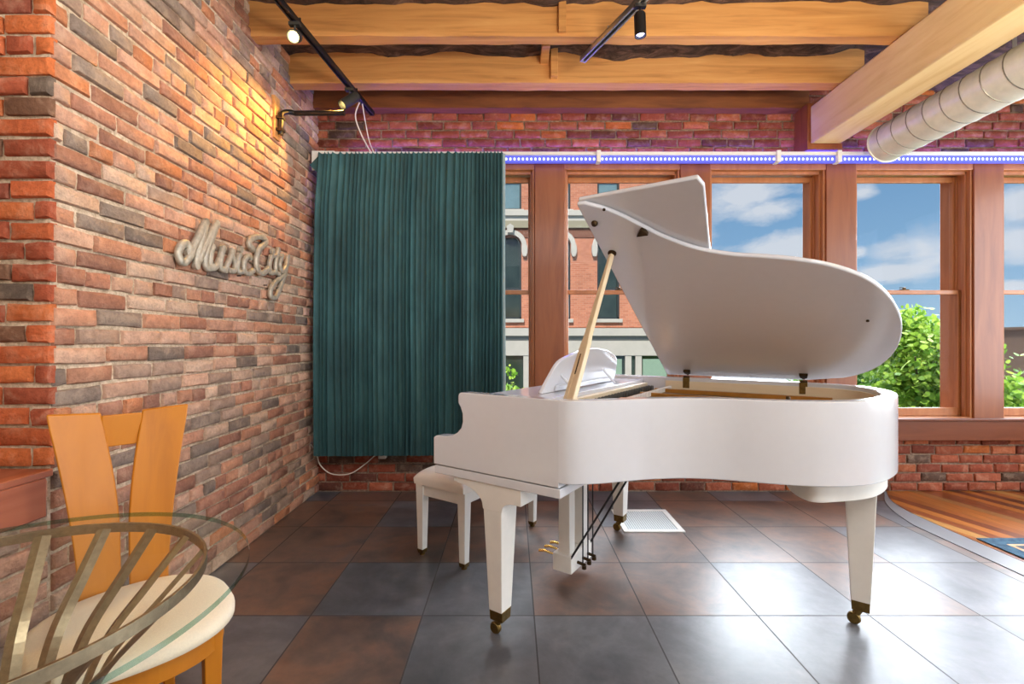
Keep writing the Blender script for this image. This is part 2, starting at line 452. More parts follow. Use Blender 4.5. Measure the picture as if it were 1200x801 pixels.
# joists
def joist(name, y0, y1, z0, x1, m, label, seed, h=.30):
    b = MB(); n = 60; rg = []
    for i in range(n + 1):
        x = WX + .004 + (x1 - WX) * i / n
        w = .006 * noise.noise((x * 1.4, seed, 0)); w2 = .005 * noise.noise((x * 3, seed, 5)) - (.012 * max(0, noise.noise((x * 5, seed, 9))))
        rg.append([b.bm.verts.new(p) for p in ((x, y0 + w, z0 - w2 * .6), (x, y1, z0 + w2), (x, y1, z0 + h), (x, y0 + w, z0 + h))])
    for A, B in zip(rg, rg[1:]):
        for j in range(4): b.bm.faces.new((A[j], A[(j + 1) % 4], B[(j + 1) % 4], B[j]))
    b.bm.faces.new(rg[0][::-1]); b.bm.faces.new(rg[-1])
    return struct(b.build(name, m, smooth=50), label)
joist('beam_joist', 2.797, 2.872, 3.057, 2.50, M['joist'], 'rough sawn ceiling joist nearest the camera', 1.1)
joist('beam_joist', 3.304, 3.395, 3.057, 2.50, M['joist'], 'rough sawn ceiling joist second from the window wall', 4.2)
joist('beam_joist', 3.70, 3.795, 3.08, 2.36, M['ledger'], 'dark brown ledger joist against the brick above the windows', 8.7, .26)
for yq, sd in ((2.29, 2.2), (1.78, 6.1)): joist('beam_joist', yq, yq + .08, 3.057, 2.50, M['joist'], 'rough sawn ceiling joist overhead, %s from the window wall' % ('fourth' if sd < 3 else 'fifth'), sd)
def batten(x0, x1, y0, y1, z0, z1, lab):
    b = MB(); b.box(x0, x1, y0, y1, z0, z1); struct(b.build('trim_batten', M['joist'], bevel=.003), lab)
batten(.278, .323, 2.770, 2.797, 3.075, 3.30, 'pine batten nailed to the front joist')
batten(.272, .322, 3.262, 3.304, 3.085, 3.30, 'pine batten nailed to the second joist')
batten(.20, .255, 3.10, 3.30, 3.19, 3.235, 'short pine block between the two joists')
b = MB(); b.box(2.32, 2.555, RY, 3.62, 2.76, 3.05)
struct(b.build('beam', M['beam'], bevel=.012), 'heavy pale timber beam running beside the round duct')
b = MB(); b.box(2.30, 2.575, 3.62, 3.80, 2.72, 3.08)
struct(b.build('beam_pocket', M['post'], bevel=.006), 'dark timber block where the pale beam meets the wall')
# rear and right walls (behind the camera)
plaster = plain('warm_plaster', (206, 194, 178), .8, var=.03, scale=4)
b = MB(); b.box(WX - .7, RX + .2, RY - .2, RY, -.3, CZ)
struct(b.build('wall_rear', plaster, smooth=0), 'plain plaster wall behind the viewer')
b = MB(); b.box(RX, RX + .2, RY, WY + .3, -.3, .6); b.box(RX, RX + .2, RY, WY + .3, 2.7, CZ)
for y0, y1 in ((RY, -2.6), (-1.3, -1.0), (.3, .6), (1.9, 2.2), (3.5, WY + .3)): b.box(RX, RX + .2, y0, y1, .6, 2.7)
struct(b.build('wall_right', plaster, smooth=0), 'plaster side wall with tall window openings')

# ------------------------------------------------------------------ window wall
PC = [-.870, .300, 1.4675, 2.635, 3.816]; PW = .121; FY = 3.72
for i, x in enumerate(PC):
    b = MB(); b.box(x - PW, x + PW, FY, 4.0, .60, 2.665)
    struct(b.build('column', M['post'], bevel=.006), ['wooden window post hidden by the curtain', 'wooden window post right of the curtain', 'wooden window post behind the lid tip', 'wooden window post left of the tree view', 'wooden window post right of the tree view'][i])
b = MB(); b.box(-1.0, RX, FY - .02, 4.08, .435, .605); b.box(-1.0, RX, FY - .035, FY + .02, .592, .612)
struct(b.build('trim_3', M['apron'], bevel=.005), 'red-stained sill and apron board under the windows')
b = MB(); b.box(-1.0, RX, FY + .006, 4.06, 2.60, 2.665)
struct(b.build('trim_4', M['sash'], bevel=.004), 'stained head board over the windows')
for i in range(5):
    x0 = PC[i] + PW; x1 = PC[i + 1] - PW if i < 4 else RX - .02
    w = empty('window_%d' % (i + 1), ((x0 + x1) / 2, 3.84, .60)); struct(w, ['double-hung window mostly behind the curtain', 'double-hung window left of the raised lid tip, brick building outside', 'double-hung window behind the raised lid, sky outside', 'double-hung window with tree outside', 'double-hung window at the right edge of view'][i])
    hw = (x1 - x0) / 2
    b = MB()   # stops and jamb lining, stepped
    for sx in (-1, 1):
        for d0, d1, ya, yb in ((0, .016, -.105, .16), (.016, .030, -.075, -.045), (.016, .026, .0, .012)):
            a, c = sorted((sx * (hw - d0), sx * (hw - d1))); b.box(a, c, ya, yb, 0.01, 2.0)
    b.box(-hw, hw, -.075, -.045, 1.975, 2.0); b.box(-hw, hw, -.11, .16, -.0, .015)
    b.build('jamb', M['sash'], w, bevel=.003)
    def sash(nm, za, zb, ya, yb, st, tr, br):
        b = MB(); q = hw - .012
        b.box(-q, -q + st, ya, yb, za, zb); b.box(q - st, q, ya, yb, za, zb); b.box(-q + st, q - st, ya, yb, za, za + br); b.box(-q + st, q - st, ya, yb, zb - tr, zb)
        s = b.build(nm, M['sash'], w, bevel=.004)
        g = MB(); g.box(-q + st - .004, q - st + .004, (ya + yb) / 2 - .002, (ya + yb) / 2 + .002, za + br - .004, zb - tr + .004)
        g.build('pane', M['pane'], s, smooth=0)
        return s
    lo = sash('lower_sash', .016, 1.045, -.03, .0, .030, .035, .065)
    sash('upper_sash', 1.015, 1.985, .015, .045, .032, .045, .035)
    k = MB(); k.box(-.03, .03, -.03, .0, 1.045, 1.052); k.lathe([(.012, 0), (.012, .014), (.006, .018)], 12, Matrix.Translation((0, -.015, 1.052))); k.box(-.035, .01, -.022, -.010, 1.062, 1.068)
    k.build('sash_lock', M['bronze'], lo)

# ------------------------------------------------------------------ rail, LED strip
b = MB(); b.box(-1.545, RX - .01, 3.60, 3.70, 2.668, 2.694); b.box(-1.545, -1.37, 3.585, 3.60, 2.545, 2.694)
rl = tag(b.build('curtain_rail', M['white_soft'], bevel=.003), 'long white board rail over the windows carrying the curtain', 'curtain rail')
ld = empty('led_strip', (0, 3.615, 2.615)); tag(ld, 'blue glowing LED strip under the white rail', 'LED strip')
b = MB(); b.box(-.06, RX - .03, 0, .03, .002, .05); b.build('channel', M['led_body'], ld)
b = MB(); x = -.045
while x < RX - .05:
    b.lathe([(.008, -.004), (.009, -.0005), (.009, .0)], 10, Matrix.Translation((x, -.001, .026)) @ Matrix.Rotation(PI / 2, 4, 'X') @ Matrix.Scale(1.25, 4, (0, 1, 0))); x += .0325
tag(b.build('diodes', M['led'], ld), kind='stuff')
for x in (.67, 2.06, 2.53):
    b = MB(); b.box(x - .016, x + .016, -.030, -.0155, -.004, .085); b.box(x - .016, x + .016, -.0155, .034, -.004, .0515); b.build('clip', M['white_soft'], ld, bevel=.002)
b = MB(); b.box(-1.3, RX - .03, 3.73, 3.755, 2.6945, 2.703); tag(b.build('led_tape', M['led_up']), 'violet glowing LED tape lying behind the top of the white rail', 'LED tape')

# ------------------------------------------------------------------ curtain
cu = MB(); NU, NZ = 440, 40; x0, x1 = -1.487, -.066; zt, zb = 2.665, .345
ph = [0]; 
for i in range(NU): ph.append(ph[-1] + (2 * PI * 37 / NU) * max(.25, 1 + .95 * noise.noise((i * .035, 3.3, 0)) + .5 * noise.noise((i * .09, 8.3, 0))))
rows = []
for j in range(NZ + 1):
    t = j / NZ; row = []
    for i in range(NU + 1):
        s = i / NU
        xa = x0 + (x1 - x0) * s + (-.02 - .02 * math.sin(t * 2.2)) * (1 - s) * min(1, t * 6)
        amp = (.009 + .011 * t) * max(.12, .8 + 1.0 * noise.noise((s * 19, t * .9, 7)))
        y = 3.555 - amp * math.sin(ph[i] + .5 * noise.noise((s * 9, t * 1.5, 2))) - .018 * noise.noise((s * 7, t * 1.6, 11)) * t
        xa += .005 * math.cos(ph[i]) + .012 * t * noise.noise((s * 11, t * 2, 4)) * (1 if .02 < s < .98 else 0)
        z = zt + (zb - zt) * t + (.012 * s * t) + .004 * math.sin(ph[i]) * (t > .97)
        if j == 0: z += .006 * math.sin(ph[i]) + .008 * s
        row.append(cu.bm.verts.new((xa, y, z)))
    rows.append(row)
for j in range(NZ):
    for i in range(NU): cu.bm.faces.new((rows[j][i], rows[j + 1][i], rows[j + 1][i + 1], rows[j][i + 1]))
curt = cu.build('curtain', M['velvet'], smooth=180, recalc=False)
md = curt.modifiers.new('thick', 'SOLIDIFY'); md.thickness = .004
tag(curt, 'long teal velvet pleated curtain hanging beside the brick corner', 'curtain')
b = MB()
b.prism([(-1.475, 2.655), (-1.50, 2.63), (-1.553, 2.575), (-1.52, 2.545), (-1.48, 2.505), (-1.46, 2.55)], 3.566, 3.574, 'y')
b.build('folded_corner', M['velvet'], curt)
b = MB(); b.tube(catmull([(-.062, 3.56, 2.66), (-.064, 3.565, 1.8), (-.06, 3.56, 1.0), (-.062, 3.56, .37)], 8), .006, 8, .012)
b.build('edge_lining', plain('grey_lining', (150, 170, 170), .8), curt)

# adapter and cable below the curtain
b = MB(); b.box(-1.075, -1.015, 3.735, 3.782, .28, .37); 
ad = b.build('plug_adapter', M['plastic'], bevel=.006); tag(ad, 'small white plug adapter on the brick below the curtain', 'plug')
b = MB(); b.tube(catmull([(-1.57, 3.63, .42), (-1.60 + .05, 3.68, .35), (-1.53, 3.71, .24), (-1.44, 3.72, .165), (-1.30, 3.73, .165), (-1.18, 3.74, .24), (-1.10, 3.75, .31), (-1.06, 3.755, .325)], 8), .0042, 8)
b.build('cable', M['plastic'], ad)

# ------------------------------------------------------------------ duct
du = empty('spiral_duct', (2.81, 3.50, 2.71)); r0 = .136
b = MB(); n = 40; yy = 0; prof = []
b2 = MB()
seg = .125; L = 6.0; k = int(L / seg)
mt = Matrix.Rotation(PI / 2, 4, 'X')
pr = [(r0 * .94, 0.0), (r0 * .97, -.004 + .004), (r0, .006)]
for i in range(k):
    z0 = .02 + i * seg
    pr += [(r0, z0), (r0, z0 + seg - .014)]
pr += [(r0 * .97, k * seg + .01)]
b.lathe(pr, 56, mt)
b.build('pipe', M['duct'], du, smooth=60)
def helix(): 
    pts = []
    for i in range(k * 24):
        a = 2 * PI * i / 24; pts.append((math.cos(a) * (r0 + .001), -(.03 + i / 24 * seg), math.sin(a) * (r0 + .001)))
    return pts
b = MB(); b.tube(helix(), .0035, 5); b.build('spiral_seam', plain('seam_steel', (150, 148, 138), .4, .8), du)
b = MB(); b.tube([(math.cos(2 * PI * i / 40) * (r0 + .001), -.006, math.sin(2 * PI * i / 40) * (r0 + .001)) for i in range(40)], .007, 8, closed=True); b.build('end_rim', M['duct'], du)
b = MB()
for yq in (-.9, -2.6):
    b = MB(); b.box(-.012, .012, yq - .001, yq + .001, .13, .60); b.build('hanger_strap', M['silver'], du)
tag(du, 'fat galvanised spiral air duct hanging right of the pale beam', 'duct')

# ------------------------------------------------------------------ track lights
TRZ = 2.99
def track(name, p0, p1, m, label, w=.018, lined=False):
    p0 = Vector(p0); p1 = Vector(p1); d = p1 - p0; L = d.length
    o = empty(name, p0, math.atan2(d.y, d.x)); tag(o, label, 'track light rail')
    b = MB(); b.box(0, L, -w, -w * .45, 0, .032); b.box(0, L, w * .45, w, 0, .032); b.box(0, L, -w, w, .02, .032)
    b.build('rail', m, o, bevel=.0015)
    b = MB(); b.box(.0, L, -.004, .004, .008, .02); b.build('conductor', M['black'], o)
    b = MB(); b.box(L, L + .012, -w, w, 0, .033); b.build('end_cap', m, o)
    for q in (.25, .8):
        b = MB(); b.tube([(L * q, 0, .03), (L * q, 0, .062)], .006, 8); b.build('hanger', m, o)
    return o
track('track_rail', (-1.235, 2.30, TRZ), (-1.095, 3.63, TRZ), M['black'], 'black track rail near the brick wall with lit warm spotlight')
track('track_rail', (.98, 1.75, TRZ), (.452, 2.935, TRZ), M['silver'], 'silver track rail ending beside the pine batten', .02)
def spot_head(name, loc, aim, m, lamp, label, hang=.07, L=.15, r=.034, rec=.40):
    o = empty(name, loc); d = (Vector(aim) - Vector(loc)).normalized()
    q = d.to_track_quat('Z', 'Y').to_matrix().to_4x4()
    c = Vector((0, 0, -hang))
    b = MB(); b.box(-.03, .03, -.014, .014, -.012, .006); b.tube([(0, 0, -.01), (0, 0, -hang + .01)], .006, 8); b.build('stem', m, o)
    mt = Matrix.Translation(c) @ q
    b = MB(); b.lathe([(.0, -L * .5), (r * .8, -L * .5), (r, -L * .42), (r, L * .5), (r * .86, L * .5), (r * .8, L * rec), (0, L * (rec - .02))], 24, mt); b.build('housing', m, o, bevel=0)
    b = MB(); b.lathe([(0, L * (rec - .01)), (r * .72, L * rec), (r * .5, L * (rec + .05)), (0, L * (rec + .07))], 20, mt); b.build('bulb', lamp, o)
    tag(o, label, 'spotlight'); o['group'] = 'track spotlights'
    return o, Vector(loc) + c + d * (L * .56), d
TRB = TRZ - .006
_, L1, D1 = spot_head('track_spotlight', (-1.205, 2.58, TRB), (-.93, 1.75, 2.42), M['darkgrey'], M['lamp_warm'], 'glowing yellow spotlight facing into the room from the black track', .07, .15)
_, L2, D2 = spot_head('track_spotlight', (-1.135, 3.25, TRB), (-1.60, 2.70, 2.30), M['darkgrey'], M['lamp_warm'], 'dark grey spotlight near the far end of the black track, washing the bricks', .078, .16, rec=.14)
_, L3, D3 = spot_head('track_spotlight', (.672, 2.440, TRB), (.74, 2.45, 1.0), M['black'], M['lamp_blue'], 'black spotlight with blue-white lens on the silver track', .10, .12, .03)
# pipe bracket and wires
pb = empty('pipe_bracket', (WX + .009, 3.09, 2.575)); tag(pb, 'black bent pipe bracket holding the track off the brick wall', 'bracket')
b = MB(); b.tube([(.045, 0, .02), (.045, 0, .16)] + [(.045 + .05 * (1 - math.cos(a)), a * .06, .16 + .05 * math.sin(a)) for a in [PI / 2 * i / 6 for i in range(1, 7)]] + [(.30, .094, .212), (.435, .094, .212)], .017, 12); b.build('pipe', M['black'], pb)
b = MB(); b.box(.0, .022, -.035, .035, -.01, .27); b.build('backing_board', M['joist'], pb, bevel=.002)
for z in (.05, .13):
    b = MB(); b.box(.022, .066, -.024, .024, z - .008, z + .008); b.build('pipe_strap', M['black'], pb)
wr = MB()
wr.tube(catmull([(-1.115, 3.40, 2.97), (-1.165, 3.46, 2.90), (-1.145, 3.52, 2.80), (-1.10, 3.60, 2.70), (-1.09, 3.63, 2.69)], 8), .005, 8)
wr.tube(catmull([(-1.10, 3.42, 2.97), (-1.105, 3.50, 2.88), (-1.095, 3.57, 2.76), (-1.075, 3.63, 2.69)], 8), .004, 8)
tag(wr.build('wire', M['plastic']), 'pair of pale wires dropping from the black track to the curtain rail', 'wire')
# ------------------------------------------------------------------ piano  (x towards the tail, y towards the bass side)
TH = math.radians(34)
gp = empty('grand_piano', (-.072, 1.956, 0), -TH)
tag(gp, 'white grand piano with its lid raised on the tile floor', 'piano')
ZB, ZT = .70, 1.006
OUT = [(.34, -.07), (.378, -.062), (.42, -.036), (.475, .018), (.543, .098), (.605, .168), (.715, .258), (.834, .315), (.959, .35), (1.06, .384), (1.167, .437), (1.265, .52), (1.337, .635), (1.385, .78), (1.402, .93), (1.388, 1.08), (1.335, 1.22), (1.24, 1.315), (1.11, 1.36), (.98, 1.37), (.60, 1.37), (.34, 1.37)]
oc = catmull([(x, y, 0) for x, y in OUT], 6)
def offset(pts, d):
    o = []
    for i, p in enumerate(pts):
        t = pts[min(i + 1, len(pts) - 1)] - pts[max(i - 1, 0)]; t.normalize()
        o.append((p.x - t.y * d, p.y + t.x * d))
    return o
ARM = [(-.285, .682), (.34, .682), (.34, ZT), (-.128, ZT), (-.139, 1.001), (-.143, .990), (-.143, .962), (-.131, .945), (-.120, .918), (-.118, .885), (-.127, .856), (-.148, .834), (-.174, .820), (-.205, .813), (-.270, .808), (-.285, .800)]
b = MB(); b.wallstrip([(p.x, p.y) for p in oc], offset(oc, .055), ZB, ZT)
flush = lambda e: all(v.co.x < .3405 and v.co.x > .3395 for v in e.verts)
rim = b.build('rim', M['white'], gp, smooth=40, bevel=.005, keep=flush)
for y0, y1 in ((-.07, -.012), (1.312, 1.37)):
    b = MB(); b.prism(ARM, y0, y1, 'y'); b.build('arm', M['white'], gp, smooth=30, bevel=.004, keep=flush)
b = MB(); b.wallstrip(offset(oc, .054), offset(oc, .066), .90, .985)
b.build('inner_rim', M['inner'], gp, smooth=40)
b = MB(); b.box(-.280, .345, -.066, 1.366, .642, .678); b.build('keybed', M['white'], gp, bevel=.003)
b = MB(); b.box(-.278, -.258, -.01, 1.31, .682, .722); b.build('key_slip', M['white'], gp, bevel=.002)
b = MB()
for k in range(52): b.box(-.255, -.09, .035 + k * .0238, .035 + k * .0238 + .0228, .700, .736)
b.box(-.255, -.09, -.01, .033, .69, .745); b.box(-.255, -.09, 1.276, 1.31, .69, .745)
b.build('white_keys', M['vinyl'], gp, smooth=0)
b = MB()
for k in range(51):
    if k % 7 in (1, 4): continue
    b.box(-.20, -.09, .035 + (k + 1) * .0238 - .005, .035 + (k + 1) * .0238 + .005, .737, .748)
b.build('black_keys', M['black'], gp, smooth=0)
b = MB(); b.prism([(-.10, .74), (-.085, .74), (-.065, .89), (-.085, .90)], -.01, 1.31, 'y'); b.build('fallboard', M['white'], gp, bevel=.003)
b = MB(); b.box(-.125, .20, -.012, 1.312, .955, .985); b.build('desk_shelf', M['white'], gp, bevel=.003)
# soundboard, plate, strings, tuning pins
inn = offset(oc, .058); ip = [Vector((x, y, 0)) for x, y in inn]
b = MB(); b.prism(inn, .862, .875); b.build('soundboard', M['sound'], gp, smooth=0)
b = MB(); pin = offset(oc, .11); pin2 = offset(oc, .17); pts = [(x, y) for x, y in pin if x > .28]; pts2 = [(x, y) for x, y in pin2][:len(pts)]
b.wallstrip(pts, [(x, y) for x, y in pin2 if True][:len(pts)], .905, .922)
b.box(.24, .36, .02, 1.28, .905, .925)
for (xa, ya, xb, yb) in ((.34, .30, .66, .36), (.34, .55, 1.02, .55), (.34, .85, 1.22, .80), (.34, 1.10, 1.18, 1.10)):
    d = Vector((xb - xa, yb - ya, 0)); mt = Matrix.Translation((xa, ya, .91)) @ Matrix.Rotation(math.atan2(d.y, d.x), 4, 'Z')
    b.box(0, d.length, -.014, .014, 0, .045, mt)
pl = b.build('iron_plate', M['gold_plate'], gp, bevel=.004)
b = MB()
for k in range(88):
    y = .05 + k * .0139; xe = min(1.2, .42 + .9 * max(0, (y - .02)) ** 1.0) if y < .9 else 1.2
    b.tube([(.30, y, .936), (xe, y + (0 if y < .9 else -.02), .930)], .0012, 4)
tag(b.build('strings', plain('string_steel', (170, 150, 120), .3, 1), gp), kind='stuff')
b = MB()
for k in range(88):
    y = .05 + k * .0139
    for q in range(2): b.lathe([(.0035, .922), (.0035, .952), (.002, .955)], 6, None, .25 + .02 * q + .006 * (k % 3), y)
tag(b.build('tuning_pins', M['darkgrey'], gp, smooth=60), kind='stuff')
b = MB(); b.box(.205, .235, .02, 1.29, .90, .968); b.build('pin_block', M['inner'], gp, bevel=.002)
b = MB()
for k in range(60): b.box(.385, .40, .06 + k * .0195, .07 + k * .0195, .938, .962)
tag(b.build('dampers', M['white_soft'], gp, smooth=0), kind='stuff')
b = MB(); b.lathe([(.010, .922), (.010, .935), (.005, .94), (.005, .992), (.009, .995), (.007, 1.004), (0, 1.006)], 12, None, 1.03, .56); b.build('plate_bolt', M['bronze'], gp)
# music desk, leaning back
md_ = MB(); ly = Matrix.Translation((.085, 0, .988)) @ Matrix.Rotation(math.radians(20), 4, 'Y')
desk = catmull([(.225, 0, 0), (.255, .075, 0), (.30, .150, 0), (.40, .182, 0), (.52, .205, 0), (.66, .215, 0), (.80, .205, 0), (.93, .178, 0), (1.02, .14, 0), (1.07, .06, 0), (1.085, 0, 0)], 4)
md_.prism([(p.x, p.y) for p in desk], -.009, .009, 'x', ly)
dk = md_.build('music_desk', M['white'], gp, smooth=30, bevel=.004)
b = MB(); b.box(.009, .022, .33, .98, .012, .035, ly); b.build('desk_batten', M['white'], dk, bevel=.003)
for y in (.36, .86):
    b = MB(); b.tube([(.115, y, 1.075), (.185, y + .015, .992)], .007, 8); b.build('desk_strut', M['white'], dk)
for y in (.29, .62, .95):
    b = MB(); b.lathe([(0, -.012), (.009, -.012), (.009, .012), (0, .012)], 10, Matrix.Translation((.085, y, .992)) @ Matrix.Rotation(PI / 2, 4, 'X')); b.build('desk_hinge', M['bronze'], dk)
# lid: outline of the case, hinged on the bass side
PH = math.radians(30.5); HY, HZ = 1.385, 1.014
def lidpt(x, y, h):
    dy = y - HY
    return Vector((x, HY + dy * math.cos(PH) + h * math.sin(PH), HZ - dy * math.sin(PH) + h * math.cos(PH)))
lo_ = [p for p in catmull([(x, y, 0) for x, y in OUT], 6)]
lidout = [(.328, -.102), (.36, -.099)] + [(x, y) for x, y in offset(lo_, -.020) if x > .405 and y < 1.36] 
lidout = [q for q in lidout if q[1] < 1.345] 
lidout += [(1.08, 1.384), (.328, 1.384)]
def lidmesh(name, pts, h0, h1, mat, parent, bev=.005):
    b = MB(); a = [b.bm.verts.new(lidpt(x, y, h0)) for x, y in pts]; c = [b.bm.verts.new(lidpt(x, y, h1)) for x, y in pts]; n = len(pts)
    b.bm.faces.new(a[::-1]); b.bm.faces.new(c)
    for i in range(n): b.bm.faces.new((a[i], a[(i + 1) % n], c[(i + 1) % n], c[i]))
    return b.build(name, mat, parent, smooth=30, bevel=bev)
lid = lidmesh('lid', lidout, 0, .020, M['white'], gp)
flap = lidmesh('front_flap', [(.328, -.102), (.785, -.102), (.800, -.06), (.765, .25), (.735, .8), (.735, 1.384), (.328, 1.384)], .0235, .0435, M['white'], lid)
def lidframe(x, y):
    """matrix with z pointing out of the lid's underside"""
    p = lidpt(x, y, 0); nrm = (lidpt(x, y, -1) - p).normalized(); tx = Vector((1, 0, 0)); ty = nrm.cross(tx)
    m = Matrix((tx, ty, nrm)).transposed().to_4x4(); m.translation = p; return m
for nm, x, y, pr in (('lid_bumper', .363, .011, [(.014, 0), (.014, .006), (.009, .014), (0, .015)]), ('lid_bumper', .428, -.054, [(.006, 0), (.006, .005), (0, .006)]), ('prop_cup', .372, .204, [(.019, 0), (.019, .006), (.012, .012), (0, .013)]), ('lid_bumper', 1.30, .80, [(.006, 0), (.006, .005), (0, .006)])):
    b = MB(); b.lathe(pr, 16, lidframe(x, y)); b.build(nm, M['bronze'], lid)
b = MB(); b.prism([(-.024, -.016), (.024, -.016), (.020, .004), (.006, .020), (-.004, .012)], 0, .018, 'z', lidframe(.537, .092)); b.build('hook_plate', M['bronze'], lid, bevel=.002)
for x in (.462, 1.056):
    b = MB(); b.box(x - .019, x + .019, 1.301, 1.315, .945, 1.006); b.build('hinge_plate', M['brass'], gp, bevel=.002)
    b = MB(); b.prism([(-.020, -.004), (.020, -.004), (.016, .026), (.008, .030), (.006, .042), (-.006, .042), (-.008, .030), (-.016, .026)], -.003, .014, 'z', lidframe(x, 1.31) @ Matrix.Rotation(PI, 4, 'Z')); 
    b.build('lid_hinge', M['bronze'], lid, bevel=.002)
    b = MB(); b.tube([(x - .018, 1.318, 1.010), (x + .018, 1.318, 1.010)], .008, 10); b.build('hinge_barrel', M['bronze'], gp)
# lid prop: slotted stick
p0 = Vector((.315, .058, .975)); p1 = lidpt(.372, .204, -.010); ax = (p1 - p0).normalized(); Lp = (p1 - p0).length
sx = Vector((.84, -.54, 0)); sx = (sx - ax * sx.dot(ax)).normalized(); sy = ax.cross(sx)
pm = Matrix((sx, sy, ax)).transposed().to_4x4(); pm.translation = p0
b = MB(); prof = [(0, .036), (.10, .033), (.22, .029), (.26, .026), (.30, .019), (.45, .015), (Lp, .009)]
rg = []
for z, w in prof:
    rg.append([b.bm.verts.new(pm @ Vector(q)) for q in ((-w, -.010, z), (w, -.010, z), (w, .010, z), (-w, .010, z))])
for A, B in zip(rg, rg[1:]):
    for j in range(4): b.bm.faces.new((A[j], A[(j + 1) % 4], B[(j + 1) % 4], B[j]))
b.bm.faces.new(rg[0][::-1]); b.bm.faces.new(rg[-1])
prop = b.build('lid_prop', M['prop'], gp, bevel=.003)
b = MB(); b.box(-.004, .004, -.0108, .0108, .125, .215, pm); b.build('prop_slot', M['bronze'], prop)
b = MB(); b.box(-.013, -.006, -.0112, .0112, .02, .215, pm); b.build('half_prop', M['prop'], prop)
# legs
def caster(leg, x, y, ang=0):
    b = MB(); b.frustum((x, y, .115), (x, y, .070), .033, .033, .031, .031); c = b.build('caster_ferrule', M['brass'], leg, bevel=.003)
    b = MB(); b.tube([(x, y, .072), (x - .010, y, .055), (x - .022, y - .002, .03)], .012, 10, .015); b.build('caster_fork', M['brass'], leg)
    b = MB(); b.lathe([(0, -.012), (.020, -.012), (.025, -.006), (.025, .006), (.020, .012), (0, .012)], 24, Matrix.Translation((x - .022, y - .002, .025)) @ Matrix.Rotation(PI / 2, 4, 'X')); b.build('caster_wheel', M['brass'], leg)
for y in (.0, 1.296):
    cx = .028 + (.027 if y > 1 else 0)
    b = MB(); b.frustum((cx, y, .535), (cx, y, .112), .046, .056, .032, .036)
    leg = b.build('leg', M['white_soft'], gp, bevel=.003)
    arc = lambda x0, x1, za, zb, flip: [(x0 + (x1 - x0) * (math.sin(t) if flip else 1 - math.cos(t)), za + (zb - za) * (1 - math.cos(t) if flip else math.sin(t))) for t in [PI / 2 * i / 8 for i in range(9)]]
    P = [(cx - .205, .640), (cx - .205, .622)] + [(cx - .190, .622)] + arc(cx - .185, cx - .050, .618, .545, True)[0:] + [(cx - .048, .533), (cx + .048, .533)] + arc(cx + .050, cx + .105, .545, .576, False) + [(cx + .140, .576), (cx + .140, .640)]
    b = MB(); b.prism(P, y - .058, y + .058, 'y'); b.build('leg_bracket', M['white_soft'], leg, smooth=25, bevel=.002)
    caster(leg, cx, y)
b = MB(); b.frustum((1.277, .925, .622), (1.277, .925, .112), .056, .050, .034, .034); leg = b.build('leg', M['white_soft'], gp, bevel=.003)
caster(leg, 1.277, .925)
blk = catmull([(1.02, .66, 0), (1.10, .50, 0), (1.20, .56, 0), (1.30, .68, 0), (1.36, .85, 0), (1.365, 1.0, 0), (1.32, 1.14, 0), (1.2, 1.2, 0), (1.08, 1.1, 0), (1.02, .9, 0)], 6, True)
b = MB(); b.prism([(p.x, p.y) for p in blk], .618, .700); b.build('leg_block', M['white_soft'], gp, smooth=40, bevel=.004)
b = MB(); b.prism(offset(oc, .052), .715, .735); b.build('bottom_board', M['inner'], gp, smooth=0)
b = MB()
for (xa, ya, xb, yb) in ((.3, .30, .3, 1.33), (.3, .45, 1.1, .75), (.3, 1.0, 1.25, 1.0)):
    d = Vector((xb - xa, yb - ya, 0)); b.box(0, d.length, -.03, .03, .66, .715, Matrix.Translation((xa, ya, 0)) @ Matrix.Rotation(math.atan2(d.y, d.x), 4, 'Z'))
b.build('under_beams', M['white_soft'], gp)
# pedal lyre
ly_ = MB(); ly_.box(.0, .105, .50, .74, .062, .150); ly = ly_.build('lyre', M['white_soft'], gp, bevel=.004)
for y in (.515, .665):
    b = MB(); b.box(.025, .088, y, y + .06, .150, .645); b.build('lyre_post', M['white_soft'], ly, bevel=.003)
b = MB(); b.box(-.005, .15, .46, .78, .641, .70); b.build('lyre_block', M['white_soft'], ly, bevel=.004)
for y in (.56, .62, .68):
    b = MB(); b.tube(catmull([(.01, y, .112), (-.04, y, .112), (-.08, y, .116), (-.112, y, .110)], 5), .010, 12, .006, (0, 0, 1), taper=[.7] * 5 + [.8 + .05 * i for i in range(11)]); b.build('pedal', M['bright_brass'], ly)
    b = MB(); b.tube([(.135, y + .01, .10), (.135, y + .01, .66)], .0038, 8); b.build('pedal_rod', M['black'], ly)
    b = MB(); b.tube([(.10, y + .01, .100), (.150, y + .01, .095)], .008, 8); b.lathe([(.012, .075), (.012, .092)], 10, None, .142, y + .01); b.build('rod_link', M['bronze'], ly)
for y, p in ((.505, (.40, .66, .70)), (.735, (.41, .735, .70))):
    b = MB(); b.tube([(.10, y, .14), p], .0055, 8); b.build('lyre_brace', M['black'], ly)

